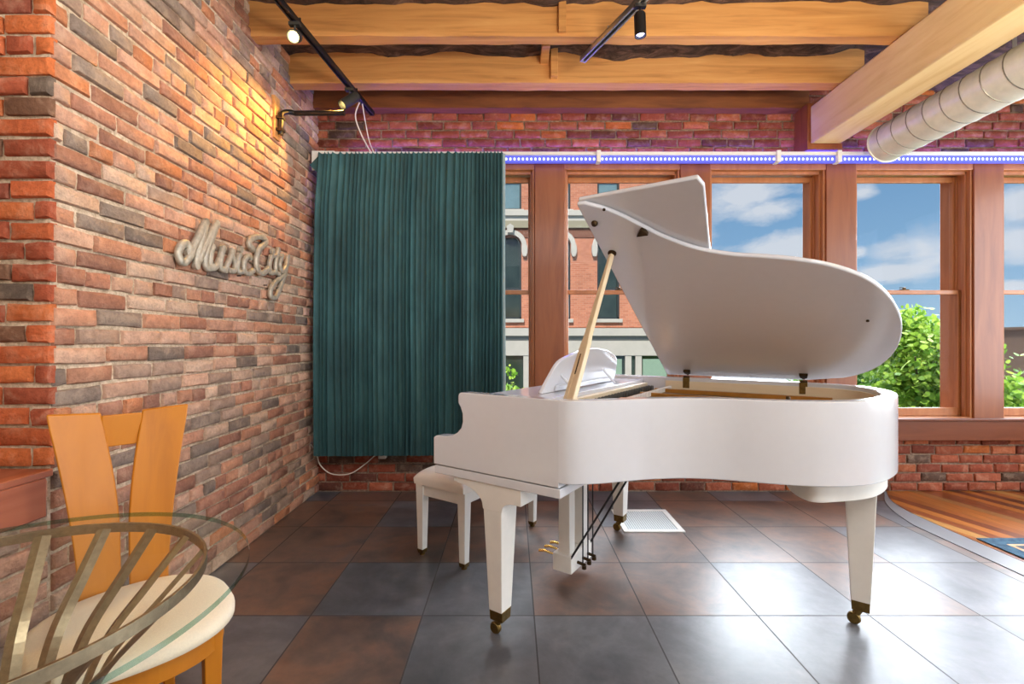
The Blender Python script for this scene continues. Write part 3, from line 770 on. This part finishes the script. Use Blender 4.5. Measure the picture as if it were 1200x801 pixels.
# ------------------------------------------------------------------ bench
be = empty('piano_bench', (-.19, 2.885, 0), -TH); tag(be, 'white piano bench with padded top behind the piano keyboard end', 'bench')
b = MB(); hx, hy = .185, .395; nx, ny = 20, 40; G = []
for i in range(nx + 1):
    row = []
    for j in range(ny + 1):
        s, t = math.sin(PI / 2 * (-1 + 2 * i / nx)), math.sin(PI / 2 * (-1 + 2 * j / ny))
        e = (1 - abs(s) ** 4.5) * (1 - abs(t) ** 11); z = .444 + .058 * max(0, e) ** .45
        row.append(b.bm.verts.new((hx * s, hy * t, z)))
    G.append(row)
for i in range(nx):
    for j in range(ny): b.bm.faces.new((G[i][j], G[i + 1][j], G[i + 1][j + 1], G[i][j + 1]))
bd = [G[i][0] for i in range(nx)] + [G[nx][j] for j in range(ny)] + [G[i][ny] for i in range(nx, 0, -1)] + [G[0][j] for j in range(ny, 0, -1)]
lo2 = [b.bm.verts.new((v.co.x * .985, v.co.y * .99, .412)) for v in bd]
for k in range(len(bd)): b.bm.faces.new((bd[k], lo2[k], lo2[(k + 1) % len(bd)], bd[(k + 1) % len(bd)]))
b.bm.faces.new(lo2[::-1])
b.build('seat', M['vinyl'], be, smooth=60)
b = MB()
for sx in (-1, 1): b.box(sx * .155 - .010, sx * .155 + .010, -.345, .345, .345, .411)
for sy in (-1, 1): b.box(-.155, .155, sy * .358 - .010, sy * .358 + .010, .345, .411)
b.build('apron', M['white_soft'], be, bevel=.002)
for sx in (-1, 1):
    for sy in (-1, 1):
        x, y = sx * .156, sy * .352
        b = MB(); b.frustum((x, y, .4115), (x, y, .03), .027, .027, .019, .019); lg_ = b.build('leg', M['white_soft'], be, bevel=.002)
        b = MB(); b.frustum((x, y, .034), (x, y, .012), .021, .021, .018, .018); b.lathe([(.016, 0), (.016, .012)], 12, None, x, y); b.build('ferrule', M['brass'], lg_)

# ------------------------------------------------------------------ chair
ch = empty('dining_chair', (-1.05, 1.295, 0), PI / 4); tag(ch, 'honey wood dining chair with cream round seat by the glass table', 'chair')
def rr(t, a, bb, n=3.0):
    c, s = math.cos(t), math.sin(t); return (a * abs(c) ** (2 / n) * (1 if c > 0 else -1), bb * abs(s) ** (2 / n) * (1 if s > 0 else -1))
b = MB(); rings = []; NA = 48
for k, z in ((.90, .412), (1.0, .425), (1.0, .440), (.97, .455), (.88, .466), (.6, .473), (.3, .475)):
    rings.append([b.bm.verts.new((*[q * k for q in rr(2 * PI * i / NA, .235, .235, 2.35)], z)) for i in range(NA)])
for A, B in zip(rings, rings[1:]):
    for i in range(NA): b.bm.faces.new((A[i], A[(i + 1) % NA], B[(i + 1) % NA], B[i]))
b.bm.faces.new(rings[0][::-1]); b.bm.faces.new(rings[-1]); b.build('seat', M['cream'], ch, smooth=70)
b = MB(); ou = [Vector((*rr(2 * PI * i / 40, .205, .205, 2.6), 0)) for i in range(41)]; b.wallstrip([(p.x, p.y) for p in ou], [(p.x * .88, p.y * .88) for p in ou], .362, .412); b.build('seat_frame', M['chair'], ch, smooth=40)
def yb(z, x): return .215 + .095 * max(0, (z - .40) / .59) ** 1.3 - .9 * x * x
for sg in (-1, 1):
    b = MB(); nz = 22; rg = []
    for i in range(nz + 1):
        z = .36 + .63 * i / nz; t = max(0, (z - .62) / .37); t2 = max(0, (z - .45) / .54)
        xo = .108 + .067 * t2 ** 1.5; xi = .010 + .042 * t ** 1.6
        zz = z + (.004 if i == nz else 0)
        ring = []
        for fx, fy in ((0, 0), (.33, 0), (.66, 0), (1, 0), (1, 1), (.66, 1), (.33, 1), (0, 1)):
            x = xi + (xo - xi) * fx; zt_ = zz + (.010 * fx if i == nz else 0)
            ring.append(b.bm.verts.new((sg * x, yb(z, x) + .020 * fy, zt_)))
        rg.append(ring)
    for A, B in zip(rg, rg[1:]):
        for j in range(8): b.bm.faces.new((A[j], A[(j + 1) % 8], B[(j + 1) % 8], B[j]))
    b.bm.faces.new(rg[0][::-1]); b.bm.faces.new(rg[-1])
    b.build('back_panel', M['chair'], ch, smooth=40, bevel=.004)
b = MB(); b.box(-.050, .050, yb(.94, 0) + .004, yb(.94, 0) + .018, .885, .986); b.build('back_rail', M['chair'], ch, bevel=.003)
for x, y, dx, dy in ((-.155, -.135, 0, 0), (.155, -.135, 0, 0)):
    b = MB(); b.frustum((x, y, .411), (x, y, 0), .023, .023, .014, .014); b.build('leg', M['chair'], ch, bevel=.003)
for sx in (-1, 1):
    b = MB(); P = [(sx * .095, .19, .411), (sx * .10, .185, .30), (sx * .105, .195, .15), (sx * .115, .235, 0)]
    rg = []
    for (x, y, z), w in zip(catmull(P, 5), [.028 - .013 * i / 15 for i in range(16)]): rg.append([b.bm.verts.new((x + a * w * .8, y + c * w, z)) for a, c in ((-1, -1), (1, -1), (1, 1), (-1, 1))])
    for A, B in zip(rg, rg[1:]):
        for j in range(4): b.bm.faces.new((A[j], A[(j + 1) % 4], B[(j + 1) % 4], B[j]))
    b.bm.faces.new(rg[0][::-1]); b.bm.faces.new(rg[-1]); b.build('leg', M['chair'], ch, smooth=40, bevel=.003)
    b = MB()
    b.tube([(sx * .10, .185, .325), (sx * .152, -.13, .325)], .009, 4, .016, (0, 0, 1)); b.build('stretcher', M['chair'], ch, smooth=0)

# ------------------------------------------------------------------ glass table
tb = empty('glass_table', (-1.02, .875, 0)); tag(tb, 'round glass table on a cone of brushed metal ribs', 'table')
b = MB(); bm = b.bm
n = 160; tops = [bm.verts.new((.03 + .452 * math.cos(2 * PI * i / n), -.04 + .452 * math.sin(2 * PI * i / n), .7495)) for i in range(n)]; bots = [bm.verts.new((.03 + .452 * math.cos(2 * PI * i / n), -.04 + .452 * math.sin(2 * PI * i / n), .7385)) for i in range(n)]
bm.faces.new(tops); bm.faces.new(bots[::-1])
for i in range(n):
    f_ = bm.faces.new((bots[i], bots[(i + 1) % n], tops[(i + 1) % n], tops[i])); f_.material_index = 1
b.build('glass_top', M['glass_top'], tb, smooth=40, mats=[glass_thin('table_glass_rim', (.40, .62, .55, 1), .10, .05)])
b = MB(); rc = [(math.cos(2 * PI * i / 96), math.sin(2 * PI * i / 96)) for i in range(97)]
b.wallstrip([(.374 * c, .374 * s) for c, s in rc], [(.367 * c, .367 * s) for c, s in rc], .713, .737); b.build('top_ring', M['steel'], tb, smooth=40, bevel=.001)
ribp = catmull([(.367, 0, .722), (.285, 0, .635), (.200, 0, .540), (.15, 0, .41), (.115, 0, .25), (.10, 0, .03)], 6)
for k in range(18):
    a = math.radians(20 * k); rot = Matrix.Rotation(a, 4, 'Z')
    b = MB(); b.tube([rot @ p for p in ribp], .017, 4, .005, rot @ Vector((1, 0, .6))); 
    b.build('rib', M['steel'], tb, smooth=0)
b = MB(); b.lathe([(0, 0), (.20, 0), (.20, .012), (.125, .03), (0, .03)], 48); b.build('base_plate', M['steel'], tb)
b = MB(); b.wallstrip([(.150 * c, .150 * s) for c, s in rc], [(.143 * c, .143 * s) for c, s in rc], .27, .295); b.build('middle_ring', M['steel'], tb, smooth=40)

# ------------------------------------------------------------------ sign, vent, rug
SIGN = [([(2.233, 1.65), (2.24, 1.671), (2.219, 1.69), (2.186, 1.674), (2.169, 1.636), (2.179, 1.603), (2.209, 1.599), (2.242, 1.633), (2.275, 1.689), (2.314, 1.756), (2.362, 1.829)], 1.0), ([(2.362, 1.829), (2.341, 1.763), (2.311, 1.685), (2.289, 1.595)], 1.0), ([(2.293, 1.601), (2.328, 1.662), (2.379, 1.749), (2.445, 1.843)], 1.0), ([(2.443, 1.841), (2.411, 1.767), (2.376, 1.698), (2.357, 1.638), (2.369, 1.599), (2.411, 1.607)], 1.0), ([(2.411, 1.713), (2.394, 1.652), (2.402, 1.613), (2.43, 1.609), (2.465, 1.649), (2.503, 1.724)], 0.85), ([(2.501, 1.723), (2.478, 1.659), (2.478, 1.616), (2.516, 1.608)], 0.85), ([(2.516, 1.61), (2.559, 1.674), (2.589, 1.733), (2.583, 1.699), (2.614, 1.658), (2.597, 1.617), (2.556, 1.614)], 0.8), ([(2.651, 1.715), (2.631, 1.661), (2.642, 1.619), (2.68, 1.628)], 0.8), ([(2.664, 1.754), (2.663, 1.747)], 0.9), ([(2.763, 1.72), (2.732, 1.723), (2.698, 1.681), (2.701, 1.629), (2.744, 1.624), (2.788, 1.648)], 0.8), ([(2.788, 1.777), (2.75, 1.796), (2.766, 1.831), (2.837, 1.861), (2.912, 1.871), (2.937, 1.85), (2.895, 1.817), (2.857, 1.789), (2.83, 1.722), (2.84, 1.663), (2.895, 1.646), (2.965, 1.687)], 0.95), ([(3.002, 1.769), (2.98, 1.715), (2.991, 1.666), (3.036, 1.674)], 0.8), ([(3.019, 1.811), (3.017, 1.803)], 0.9), ([(3.094, 1.836), (3.063, 1.753), (3.063, 1.684), (3.098, 1.674)], 0.8), ([(3.017, 1.776), (3.146, 1.806)], 0.7), ([(3.134, 1.794), (3.114, 1.732), (3.142, 1.696), (3.192, 1.735), (3.226, 1.808)], 0.8), ([(3.226, 1.808), (3.188, 1.703), (3.126, 1.594), (3.059, 1.515), (2.995, 1.516), (3.006, 1.575), (3.078, 1.627), (3.184, 1.682)], 0.85)]
b = MB()
for P, w in SIGN:
    pts = catmull([(-1.556 + .0015 * (i % 2), y, z) for i, (y, z) in enumerate(P)], 6) if len(P) > 2 else [(-1.556, y, z) for y, z in P]
    # lettering stands off the wall: ribbon section, thick towards the wall
    b.tube(pts, .0190 * w, 12, .012, (1, 0, 0), sq=4)
    for q in (pts[0], pts[-1]): 
        mtx = Matrix.Translation((q[0], q[1], q[2])) @ Matrix.Rotation(PI / 2, 4, 'Y'); b.lathe([(0, -.012), (.0188 * w, -.010), (.0188 * w, .010), (0, .012)], 14, mtx)
sg = tag(b.build('wall_sign', M['sign'], smooth=50), 'raised metal script sign reading Music City on the brick wall', 'sign')
for (y, z) in ((2.18, 1.67), (2.43, 1.61), (2.67, 1.60), (2.95, 1.58), (3.10, 1.58)):
    b = MB(); b.tube([(WX + .005, y, z), (-1.555, y, z)], .004, 6); b.build('standoff', M['darkgrey'], sg)

vt = empty('floor_vent', (.915, 3.175, 0)); tag(vt, 'square white floor vent grille beside the far piano leg', 'vent')
b = MB(); h = .197
b.box(-h, h, -h, -h + .035, 0, .008); b.box(-h, h, h - .035, h, 0, .008); b.box(-h, -h + .035, -h + .035, h - .035, 0, .008); b.box(h - .035, h, -h + .035, h - .035, 0, .008)
b.build('frame', M['white_soft'], vt, bevel=.002)
tv = NT('perforated_grille'); v = tv.coords(); spx = tv.add('ShaderNodeSeparateXYZ'); tv.link(v, spx.inputs[0])
fa = tv.math('ABSOLUTE', tv.math('SINE', tv.math('MULTIPLY', spx.outputs[0], 210))); fb = tv.math('ABSOLUTE', tv.math('SINE', tv.math('MULTIPLY', spx.outputs[1], 210)))
tv.col(tv.mix(lin((216, 220, 218)), lin((120, 126, 126)), tv.math('GREATER_THAN', tv.math('MULTIPLY', fa, fb), .55))); tv.set(Roughness=.4)
b = MB(); b.box(-h + .035, h - .035, -h + .035, h - .035, 0, .005); b.build('grille', tv.m, vt, smooth=0)

rg_ = empty('rug', (3.75, 2.05, .007)); tag(rg_, 'dark blue bordered rug on the hardwood floor', 'rug')
def rugpart(nm, hx, hy, z, c, c2):
    t = NT(nm + '_wool'); t.set(Roughness=.95); v = t.coords(); n1 = t.noise(v, 26, 3, .6); t.col(t.ramp(n1, [(.42, lin(c)), (.58, lin(c2))])); t.bump(t.noise(v, 300, 2), .3, .002)
    b = MB(); b.box(-hx, hx, -hy, hy, z - .006, z); return b.build(nm, t.m, rg_, bevel=.002)
rugpart('border', .89, .816, .007, (40, 70, 92), (58, 92, 112)); rugpart('stripe', .80, .726, .0085, (210, 176, 138), (190, 150, 112)); rugpart('inner_band', .775, .70, .010, (52, 62, 80), (70, 84, 98)); rugpart('field', .70, .63, .0115, (120, 146, 138), (168, 170, 150))
# ------------------------------------------------------------------ outside
# brick block across the street (its upper floors fill the left windows)
bl = empty('brick_building', (0, 18, -4.6)); tag(bl, 'red brick building with arched stone-hooded windows across the street', 'building')
BZ = 4.6
def ext_brick():
    t = NT('street_brick'); t.set(Roughness=.9)
    tc = t.add('ShaderNodeTexCoord'); mp = t.add('ShaderNodeMapping'); mp.inputs['Rotation'].default_value = (PI / 2, 0, 0); t.link(tc.outputs['Object'], mp.inputs['Vector'])
    bt = t.add('ShaderNodeTexBrick'); t.link(mp.outputs[0], bt.inputs['Vector'])
    for k, v in (('Scale', 1.0), ('Mortar Size', .008), ('Brick Width', .22), ('Row Height', .075)): bt.inputs[k].default_value = v
    bt.inputs['Color1'].default_value = lin((200, 130, 100)); bt.inputs['Color2'].default_value = lin((180, 110, 84)); bt.inputs['Mortar'].default_value = lin((190, 140, 116))
    n1 = t.noise(t.coords(), 1.2, 4); t.col(t.mix(bt.outputs['Color'], t.ramp(n1, [(.35, (.8, .8, .8, 1)), (.65, (1.1, 1.1, 1.1, 1))]), .7, 'MULTIPLY')); return t.m
eb = ext_brick(); stone = plain('pale_stone_trim', (186, 180, 170), .8, var=.05, scale=3); dk = plain('dark_frame', (44, 52, 54), .5); brown = plain('brownstone', (120, 76, 58), .8, var=.08)
wg = plain('pale_window_glass', (112, 136, 142), .12, 0, .12, 2, spec=.8); wg2 = plain('dark_window_glass', (48, 58, 52), .12, 0, .35, 1.5, spec=.8); blind = plain('pale_blind', (176, 196, 200), .6, var=.04)  # window glass in a pale and a dark tone, plus blinds
S = 18 / 545.0
X_ = lambda u: (u - 600) * S
Z_ = lambda v: 1.22 + (400 - v) * S + BZ
xl, xr = -9.5, X_(806)
b = MB(); b.box(xl, xr, .25, 9, 0, 13.5); b.box(xl, xr, .05, .25, 12.4, 13.5)
cols = [X_(598 + 57.5 * k) for k in range(-5, 4)]; ww = .43
# piers and spandrels so the windows are true openings
lev = [(Z_(373), Z_(288), True), (Z_(245), Z_(245) + 2.3, False), (Z_(245) + 3.5, Z_(245) + 5.6, False)]
zs = [Z_(383)]
for z0, z1, arch in lev:
    b.box(xl, xr, 0, .25, zs[-1], z0); zs.append(z1)
    xx = xl
    for c in cols: b.box(xx, c - ww, 0, .25, z0, z1); xx = c + ww
    b.box(xx, xr, 0, .25, z0, z1)
    if arch:
        for c in cols:
            pts = [(c + ww * math.cos(a), z1 + ww * math.sin(a)) for a in [PI * i / 12 for i in range(13)]]
            b.prism([(c + ww, z1 + ww + .12), (c + ww, z1)] + pts[1:7] + [(c, z1 + ww + .12)], 0, .25, 'y'); b.prism([(c, z1 + ww + .12)] + pts[6:12] + [(c - ww, z1), (c - ww, z1 + ww + .12)], 0, .25, 'y')
            
        xx = xl
        for c in cols: b.box(xx, c - ww, 0, .25, z1, z1 + ww + .12); xx = c + ww
        b.box(xx, xr, 0, .25, z1, z1 + ww + .12); zs[-1] = z1 + ww + .12
b.box(xl, xr, 0, .25, zs[-1], 13.5)
b.build('facade', eb, bl, smooth=0)
for nm, v0, v1, y, m in (('string_course', 253, 246.5, -.14, stone), ('string_course', 258.5, 253, -.06, stone), ('frieze', 267, 258.5, -.10, plain('olive_stone', (150, 142, 120), .8)), ('brown_band', 278, 267, -.03, brown), ('cornice', 393, 384, -.22, stone), ('cornice', 398, 393, -.10, plain('grey_stone', (150, 146, 138), .8)), ('fascia', 416, 398, -.08, stone)):  # lower cornice strip is a greyer stone
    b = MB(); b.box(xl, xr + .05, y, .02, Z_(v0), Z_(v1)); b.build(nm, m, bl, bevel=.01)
def ext_window(c, z0, z1, arch, top):
    o = MB(); fw = .07
    o.box(c - ww, c - ww + fw, .08, .16, z0, z1); o.box(c + ww - fw, c + ww, .08, .16, z0, z1); o.box(c - ww, c + ww, .08, .16, z0, z0 + fw)
    zm = z0 + (z1 - z0) * (.42 if arch else .5); o.box(c - ww + fw, c + ww - fw, .08, .16, zm - .04, zm + .04)
    if arch:
        pts = [(c + ww * math.cos(a), z1 + ww * math.sin(a)) for a in [PI * i / 16 for i in range(17)]]; inn_ = [(c + (ww - fw) * math.cos(a), z1 + (ww - fw) * math.sin(a)) for a in [PI * i / 16 for i in range(17)]]
        for i in range(16): o.prism([pts[i], pts[i + 1], inn_[i + 1], inn_[i]], .08, .16, 'y')
    else: o.box(c - ww, c + ww, .08, .16, z1 - fw, z1)
    w = o.build('window', dk, bl, smooth=0)
    g = MB(); g.box(c - ww, c + ww, .16, .20, z0, z1 + (ww if arch else 0)); g.build('pane', wg2 if arch else wg, w, smooth=0)
    if not arch:
        g = MB(); g.box(c - ww + .08, c + ww - .08, .145, .16, zm + .1, z1 - .07); g.build('blind', blind, w, smooth=0)
    s = MB(); s.box(c - ww - .1, c + ww + .1, -.10, .10, z0 - .14, z0); s.build('window_sill', stone, bl, bevel=.01)
    if arch:
        h = MB(); A = [PI * i / 16 for i in range(17)]; r1, r2 = ww + .20, ww + .02
        for i in range(16): h.prism([(c + r1 * math.cos(A[i]), z1 + r1 * math.sin(A[i])), (c + r1 * math.cos(A[i + 1]), z1 + r1 * math.sin(A[i + 1])), (c + r2 * math.cos(A[i + 1]), z1 + r2 * math.sin(A[i + 1])), (c + r2 * math.cos(A[i]), z1 + r2 * math.sin(A[i]))], -.09, .02, 'y')
        h.prism([(c - .10, z1 + r1 - .14), (c + .10, z1 + r1 - .14), (c + .14, z1 + r1 + .10), (c, z1 + r1 + .20), (c - .14, z1 + r1 + .10)], -.22, .0, 'y')
        for sx in (-1, 1):
            q = c + sx * (ww + .12); h.prism([(q - .11, z1 + .02), (q + .11, z1 + .02), (q + .11, z1 - .24), (q + .06, z1 - .40), (q - .06, z1 - .40), (q - .11, z1 - .24)], -.13, .0, 'y')
        h.build('hood_mould', stone, bl, smooth=0)
for z0, z1, a in lev:
    for c in cols[4:]: ext_window(c, z0, z1, a, 0)
# shopfront at street level
b = MB(); b.box(xl, xr, .05, .25, 0, Z_(416)); b.build('shopfront', wg2, bl, smooth=0)
for u in (560, 617, 660, 690, 736, 748, 800):
    b = MB(); b.box(X_(u) - .12, X_(u) + .12, -.06, .10, 0, Z_(416)); b.build('pilaster', stone, bl, bevel=.01)
sg_ = plain('green_shutter', (136, 160, 140), .5, var=.1)
for u in (712, 770):
    b = MB(); b.box(X_(u) - .55, X_(u) + .55, -.01, .05, Z_(446), Z_(420)); b.build('shop_pane', sg_, bl)
# brown building at the far right
bb = empty('brown_building', (27.6, 24, -4.6)); tag(bb, 'dull brown building beyond the right-hand tree', 'building')
S2 = 24 / 545.0
b = MB(); b.box(-.9, 12, 0, 8, 0, 1.22 + 15 * S2 + 4.6); b.box(-1.0, 12.1, -.1, 8, 1.22 + 15 * S2 + 4.6, 1.22 + 18 * S2 + 4.6); bw = plain('brown_render', (128, 104, 86), .9, var=.08, scale=2); b.build('wall', bw, bb, smooth=0)
for k in range(5):
    for j in range(3):
        b = MB(); b.box(-.5 + k * 1.6, .1 + k * 1.6, -.04, .02, 3.0 - j * 1.6 + .2, 4.0 - j * 1.6 + .4); w = b.build('window', stone, bb, smooth=0)
        b = MB(); b.box(-.42 + k * 1.6, .02 + k * 1.6, -.05, -.03, 3.08 - j * 1.6 + .2, 3.92 - j * 1.6 + .4); b.build('pane', wg2, w, smooth=0)
# street
gm = plain('street_asphalt', (66, 66, 66), .9, var=.06, scale=2)
b = MB(); b.box(-60, 90, 4.6, 160, -4.9, -4.6); struct(b.build('street', gm, smooth=0), 'street far below the windows')
# trees
def leafmat(name, a, b_, c_):
    t = NT(name); t.set(Roughness=.55, Specular_IOR_Level=.3)
    at = t.add('ShaderNodeAttribute', attribute_name='leaf_col'); t.col(t.ramp(at.outputs['Fac'], [(0, lin(a)), (.5, lin(b_)), (1, lin(c_))]))
    t.b.inputs['Subsurface Weight'].default_value = 0
    tr = t.add('ShaderNodeBsdfTranslucent'); mx = t.add('ShaderNodeMixShader'); mx.inputs[0].default_value = .35
    t.link(t.ramp(at.outputs['Fac'], [(0, lin(a)), (.5, lin(b_)), (1, lin(c_))]), tr.inputs['Color'])
    t.link(t.b.outputs[0], mx.inputs[1]); t.link(tr.outputs[0], mx.inputs[2]); t.link(mx.outputs[0], t.n['Material Output'].inputs['Surface'])
    return t.m
LM = leafmat('spring_leaf', (84, 126, 40), (140, 178, 62), (190, 214, 96)); LM2 = leafmat('deep_leaf', (60, 100, 44), (98, 140, 62), (140, 174, 84)); bark = plain('bark', (98, 80, 62), .9, var=.2, scale=12)
def tree(label, base, top, rad, nleaf, lsz, m, seed, group='street trees', spikes=8):
    r = random.Random(seed); o = empty('tree', base); tag(o, label, 'tree', group)
    H = top - base[2]; b = MB()
    b.tube(catmull([(0, 0, 0), (.05, .02, H * .3), (-.03, .05, H * .6), (0, 0, H * .93)], 5), .09 * rad, 8, taper=[1 - .055 * i for i in range(16)])
    ends = []
    for k in range(26):
        a = r.uniform(0, 2 * PI); z = H * r.uniform(.30, .85); l = rad * r.uniform(.5, .95) * (1.25 - .8 * (z / H)); e = Vector((math.cos(a) * l, math.sin(a) * l, z + l * r.uniform(.35, .9)))
        if e.z > H * .98: e.z = H * .98
        b.tube([(0, 0, z), (e.x * .5, e.y * .5, z + (e.z - z) * .4), e], .02 * rad, 6, taper=[1, .7, .3]); ends.append((Vector((0, 0, z)), e))
    ends.append((Vector((0, 0, H * .7)), Vector((0, 0, H))))
    b.build('trunk', bark, o, smooth=60)
    f_ = MB(); lay = f_.bm.verts.layers.float.new('leaf_col')
    clumps = []
    for s0, e in ends:
        for q in range(7): clumps.append((s0.lerp(e, r.uniform(.35, 1.02)) + Vector((r.gauss(0, 1), r.gauss(0, 1), r.gauss(0, .8))) * rad * .10, rad * r.uniform(.08, .20)))
    for i in range(nleaf):
        c, cr = r.choice(clumps); p = c + Vector((r.gauss(0, 1), r.gauss(0, 1), r.gauss(0, .9))) * cr * .7
        if p.z > H + .03: continue
        d = Vector((r.gauss(0, 1), r.gauss(0, 1), r.gauss(-.25, .8))).normalized(); w = d.orthogonal().normalized(); w.rotate(Matrix.Rotation(r.uniform(0, 6.28), 3, d)); n_ = d.cross(w)
        L = lsz * r.uniform(.7, 1.3); W = L * .34; cv = r.random()
        vs_ = [f_.bm.verts.new(p + q) for q in (Vector((0, 0, 0)), d * L * .35 + w * W + n_ * L * .05, d * L * .75 + w * W * .8 + n_ * L * .02, d * L, d * L * .75 - w * W * .8 + n_ * L * .02, d * L * .35 - w * W + n_ * L * .05)]
        for v_ in vs_: v_[lay] = cv
        f_.bm.faces.new(vs_)
    f_.build('foliage', m, o, smooth=0, recalc=False)
tree('bright green leafy tree outside the window right of the piano', (8.1, 9.2, -4.6), 1.88, 1.9, 24000, .115, LM, 5)
tree('deeper green tree close behind the piano tail, outside the glass', (10.3, 14.8, -4.6), .85, 2.8, 17000, .15, LM2, 9)
tree('low leafy tree at the right edge before the brown building', (12.1, 10.4, -4.6), .42, 1.3, 11000, .115, LM, 12)
tree('small leafy tree outside the window beside the curtain', (.0, 10.5, -4.6), .68, .8, 7000, .11, LM, 21)

# ------------------------------------------------------------------ sky
wd = bpy.data.worlds.new('sky'); bpy.context.scene.world = wd; wd.use_nodes = True; nt = wd.node_tree; n = nt.nodes
bg = n['Background']
tc = n.new('ShaderNodeTexCoord'); se = n.new('ShaderNodeSeparateXYZ'); nt.links.new(tc.outputs['Generated'], se.inputs[0])
rp = n.new('ShaderNodeValToRGB'); e = rp.color_ramp.elements; e.new(.5)
for el, (p, c) in zip(e, [(.0, (176, 208, 232)), (.14, (140, 182, 220)), (.42, (92, 142, 194))]): el.position = p; el.color = lin(c)
nt.links.new(se.outputs[2], rp.inputs[0])
def vm(op, a, b):
    q = n.new('ShaderNodeVectorMath'); q.operation = op
    for s_, v_ in zip(q.inputs, (a, b)):
        if hasattr(v_, 'node'): nt.links.new(v_, s_)
        else: s_.default_value = v_
    return q
def sm(op, a, b=0., c=0.):
    q = n.new('ShaderNodeMath'); q.operation = op
    for s_, v_ in zip(q.inputs, (a, b, c)):
        if hasattr(v_, 'node'): nt.links.new(v_, s_)
        else: s_.default_value = v_
    return q.outputs[0]
nz = n.new('ShaderNodeTexNoise'); nz.inputs['Scale'].default_value = 7; nz.inputs['Detail'].default_value = 7; nz.inputs['Roughness'].default_value = .6; nz.inputs['Distortion'].default_value = .3
st = vm('MULTIPLY', tc.outputs['Generated'], (1, 1, 2.6)); nt.links.new(st.outputs[0], nz.inputs['Vector'])
mask = None
def sky_dir(u, v): 
    d = Vector(((u - 600) / 545, 1, (400 - v) / 545)).normalized(); return tuple(d)
CL = [(1080, 290, .085, .040), (1045, 318, .07, .022), (1195, 240, .06, .035), (1198, 285, .07, .045), (870, 228, .11, .045), (905, 245, .07, .03), (925, 288, .08, .035), (1010, 225, .03, .02), (1005, 295, .02, .014), (760, 300, .15, .06), (1320, 260, .15, .08), (200, 230, .3, .1), (1190, 335, .04, .012)]
for u, v, rx, rz in CL:
    d = vm('SUBTRACT', tc.outputs['Generated'], sky_dir(u, v)); s2 = vm('MULTIPLY', d.outputs[0], (1 / rx, 1 / rx, 1 / rz)); ln = n.new('ShaderNodeVectorMath'); ln.operation = 'LENGTH'; nt.links.new(s2.outputs[0], ln.inputs[0])
    mm = sm('MAXIMUM', sm('SUBTRACT', 1.0, sm('MULTIPLY', ln.outputs['Value'], .62)), 0.)
    mask = mm if mask is None else sm('MAXIMUM', mask, mm)
ca = sm('MULTIPLY_ADD', nz.outputs['Fac'], 1.5, -.72)
cm = sm('ADD', mask, ca)
cr = n.new('ShaderNodeValToRGB'); e = cr.color_ramp.elements; e[0].position = .42; e[0].color = (0, 0, 0, 1); e[1].position = .80; e[1].color = (.85, .85, .85, 1); nt.links.new(cm, cr.inputs[0])
mx = n.new('ShaderNodeMix'); mx.data_type = 'RGBA'; nt.links.new(cr.outputs[0], mx.inputs[0]); nt.links.new(rp.outputs[0], mx.inputs[6]); mx.inputs[7].default_value = lin((226, 230, 238)); nt.links.new(mx.outputs[2], bg.inputs['Color']); bg.inputs['Strength'].default_value = .95

# ------------------------------------------------------------------ lights
def light(name, typ, loc, power, rgb, rot=None, aim=None, **kw):
    l = bpy.data.lights.new(name, typ); l.energy = power; l.color = rgb
    for k, v in kw.items(): setattr(l, k, v)
    o = bpy.data.objects.new(name, l); C.objects.link(o); o.location = loc
    if aim is not None: o.rotation_euler = (Vector(aim) - Vector(loc)).to_track_quat('-Z', 'Y').to_euler()
    elif rot: o.rotation_euler = rot
    return o
light('sun', 'SUN', (0, -20, 30), 6.0, (1, .95, .86), aim=(6, 0, 5), angle=.01)
light('open_sky', 'SUN', (8, 20, 14), 27, (.86, .93, 1), aim=(8 - .50, 20 - .80, 14 - .52), angle=math.radians(88))
# daylight entering the tall windows of the right-hand wall
for y in (-1.95, -.35, 1.25, 2.85):
    light('window_daylight', 'AREA', (RX + .02, y, 1.65), 54, (.84, .92, 1.0), aim=(0, y - .2, 1.0), shape='RECTANGLE', size=1.25, size_y=2.0)
# added fill lights out of view: room, ceiling, wall and floor
light('room_fill', 'AREA', (.6, -.9, 3.05), 60, (.98, .97, .97), aim=(.1, 1.4, .6), shape='RECTANGLE', size=2.4, size_y=1.0)  # added soft fill for the whole room, no fitting
light('ceiling_fill', 'AREA', (1.1, .25, 1.9), 140, (1, .88, .68), aim=(1.1, .25, 3), shape='RECTANGLE', size=1.0, size_y=.4)  # added fill floating below the joists to brighten them
light('ceiling_fill', 'AREA', (2.9, .5, 1.7), 60, (1, .93, .76), aim=(2.9, .5, 3), shape='RECTANGLE', size=.9, size_y=.5)  # added fill to brighten the pale beam and duct
light('wall_fill', 'SPOT', (.9, .1, 2.95), 215, (.98, .96, .93), aim=(-1.59, 2.1, 2.0), spot_size=math.radians(78), spot_blend=.9, shadow_soft_size=.12)  # added to brighten the left brick wall
light('floor_fill', 'SPOT', (2.0, .9, 2.95), 8, (.90, .95, 1.0), aim=(1.75, 1.7, 0), spot_size=math.radians(95), spot_blend=1, shadow_soft_size=.15)  # added to brighten the tiles on the right
light('lens_spot', 'SPOT', L1, 12, (1, .8, .5), aim=L1 + D1, spot_size=math.radians(60), spot_blend=.8, shadow_soft_size=.03)
light('sign_spot', 'SPOT', L2, 170, (1, .50, .08), aim=L2 + D2, spot_size=math.radians(92), spot_blend=.8, shadow_soft_size=.03)
light('track_spot', 'SPOT', L3, 18, (.62, .62, 1), aim=L3 + D3, spot_size=math.radians(70), spot_blend=.6, shadow_soft_size=.03)
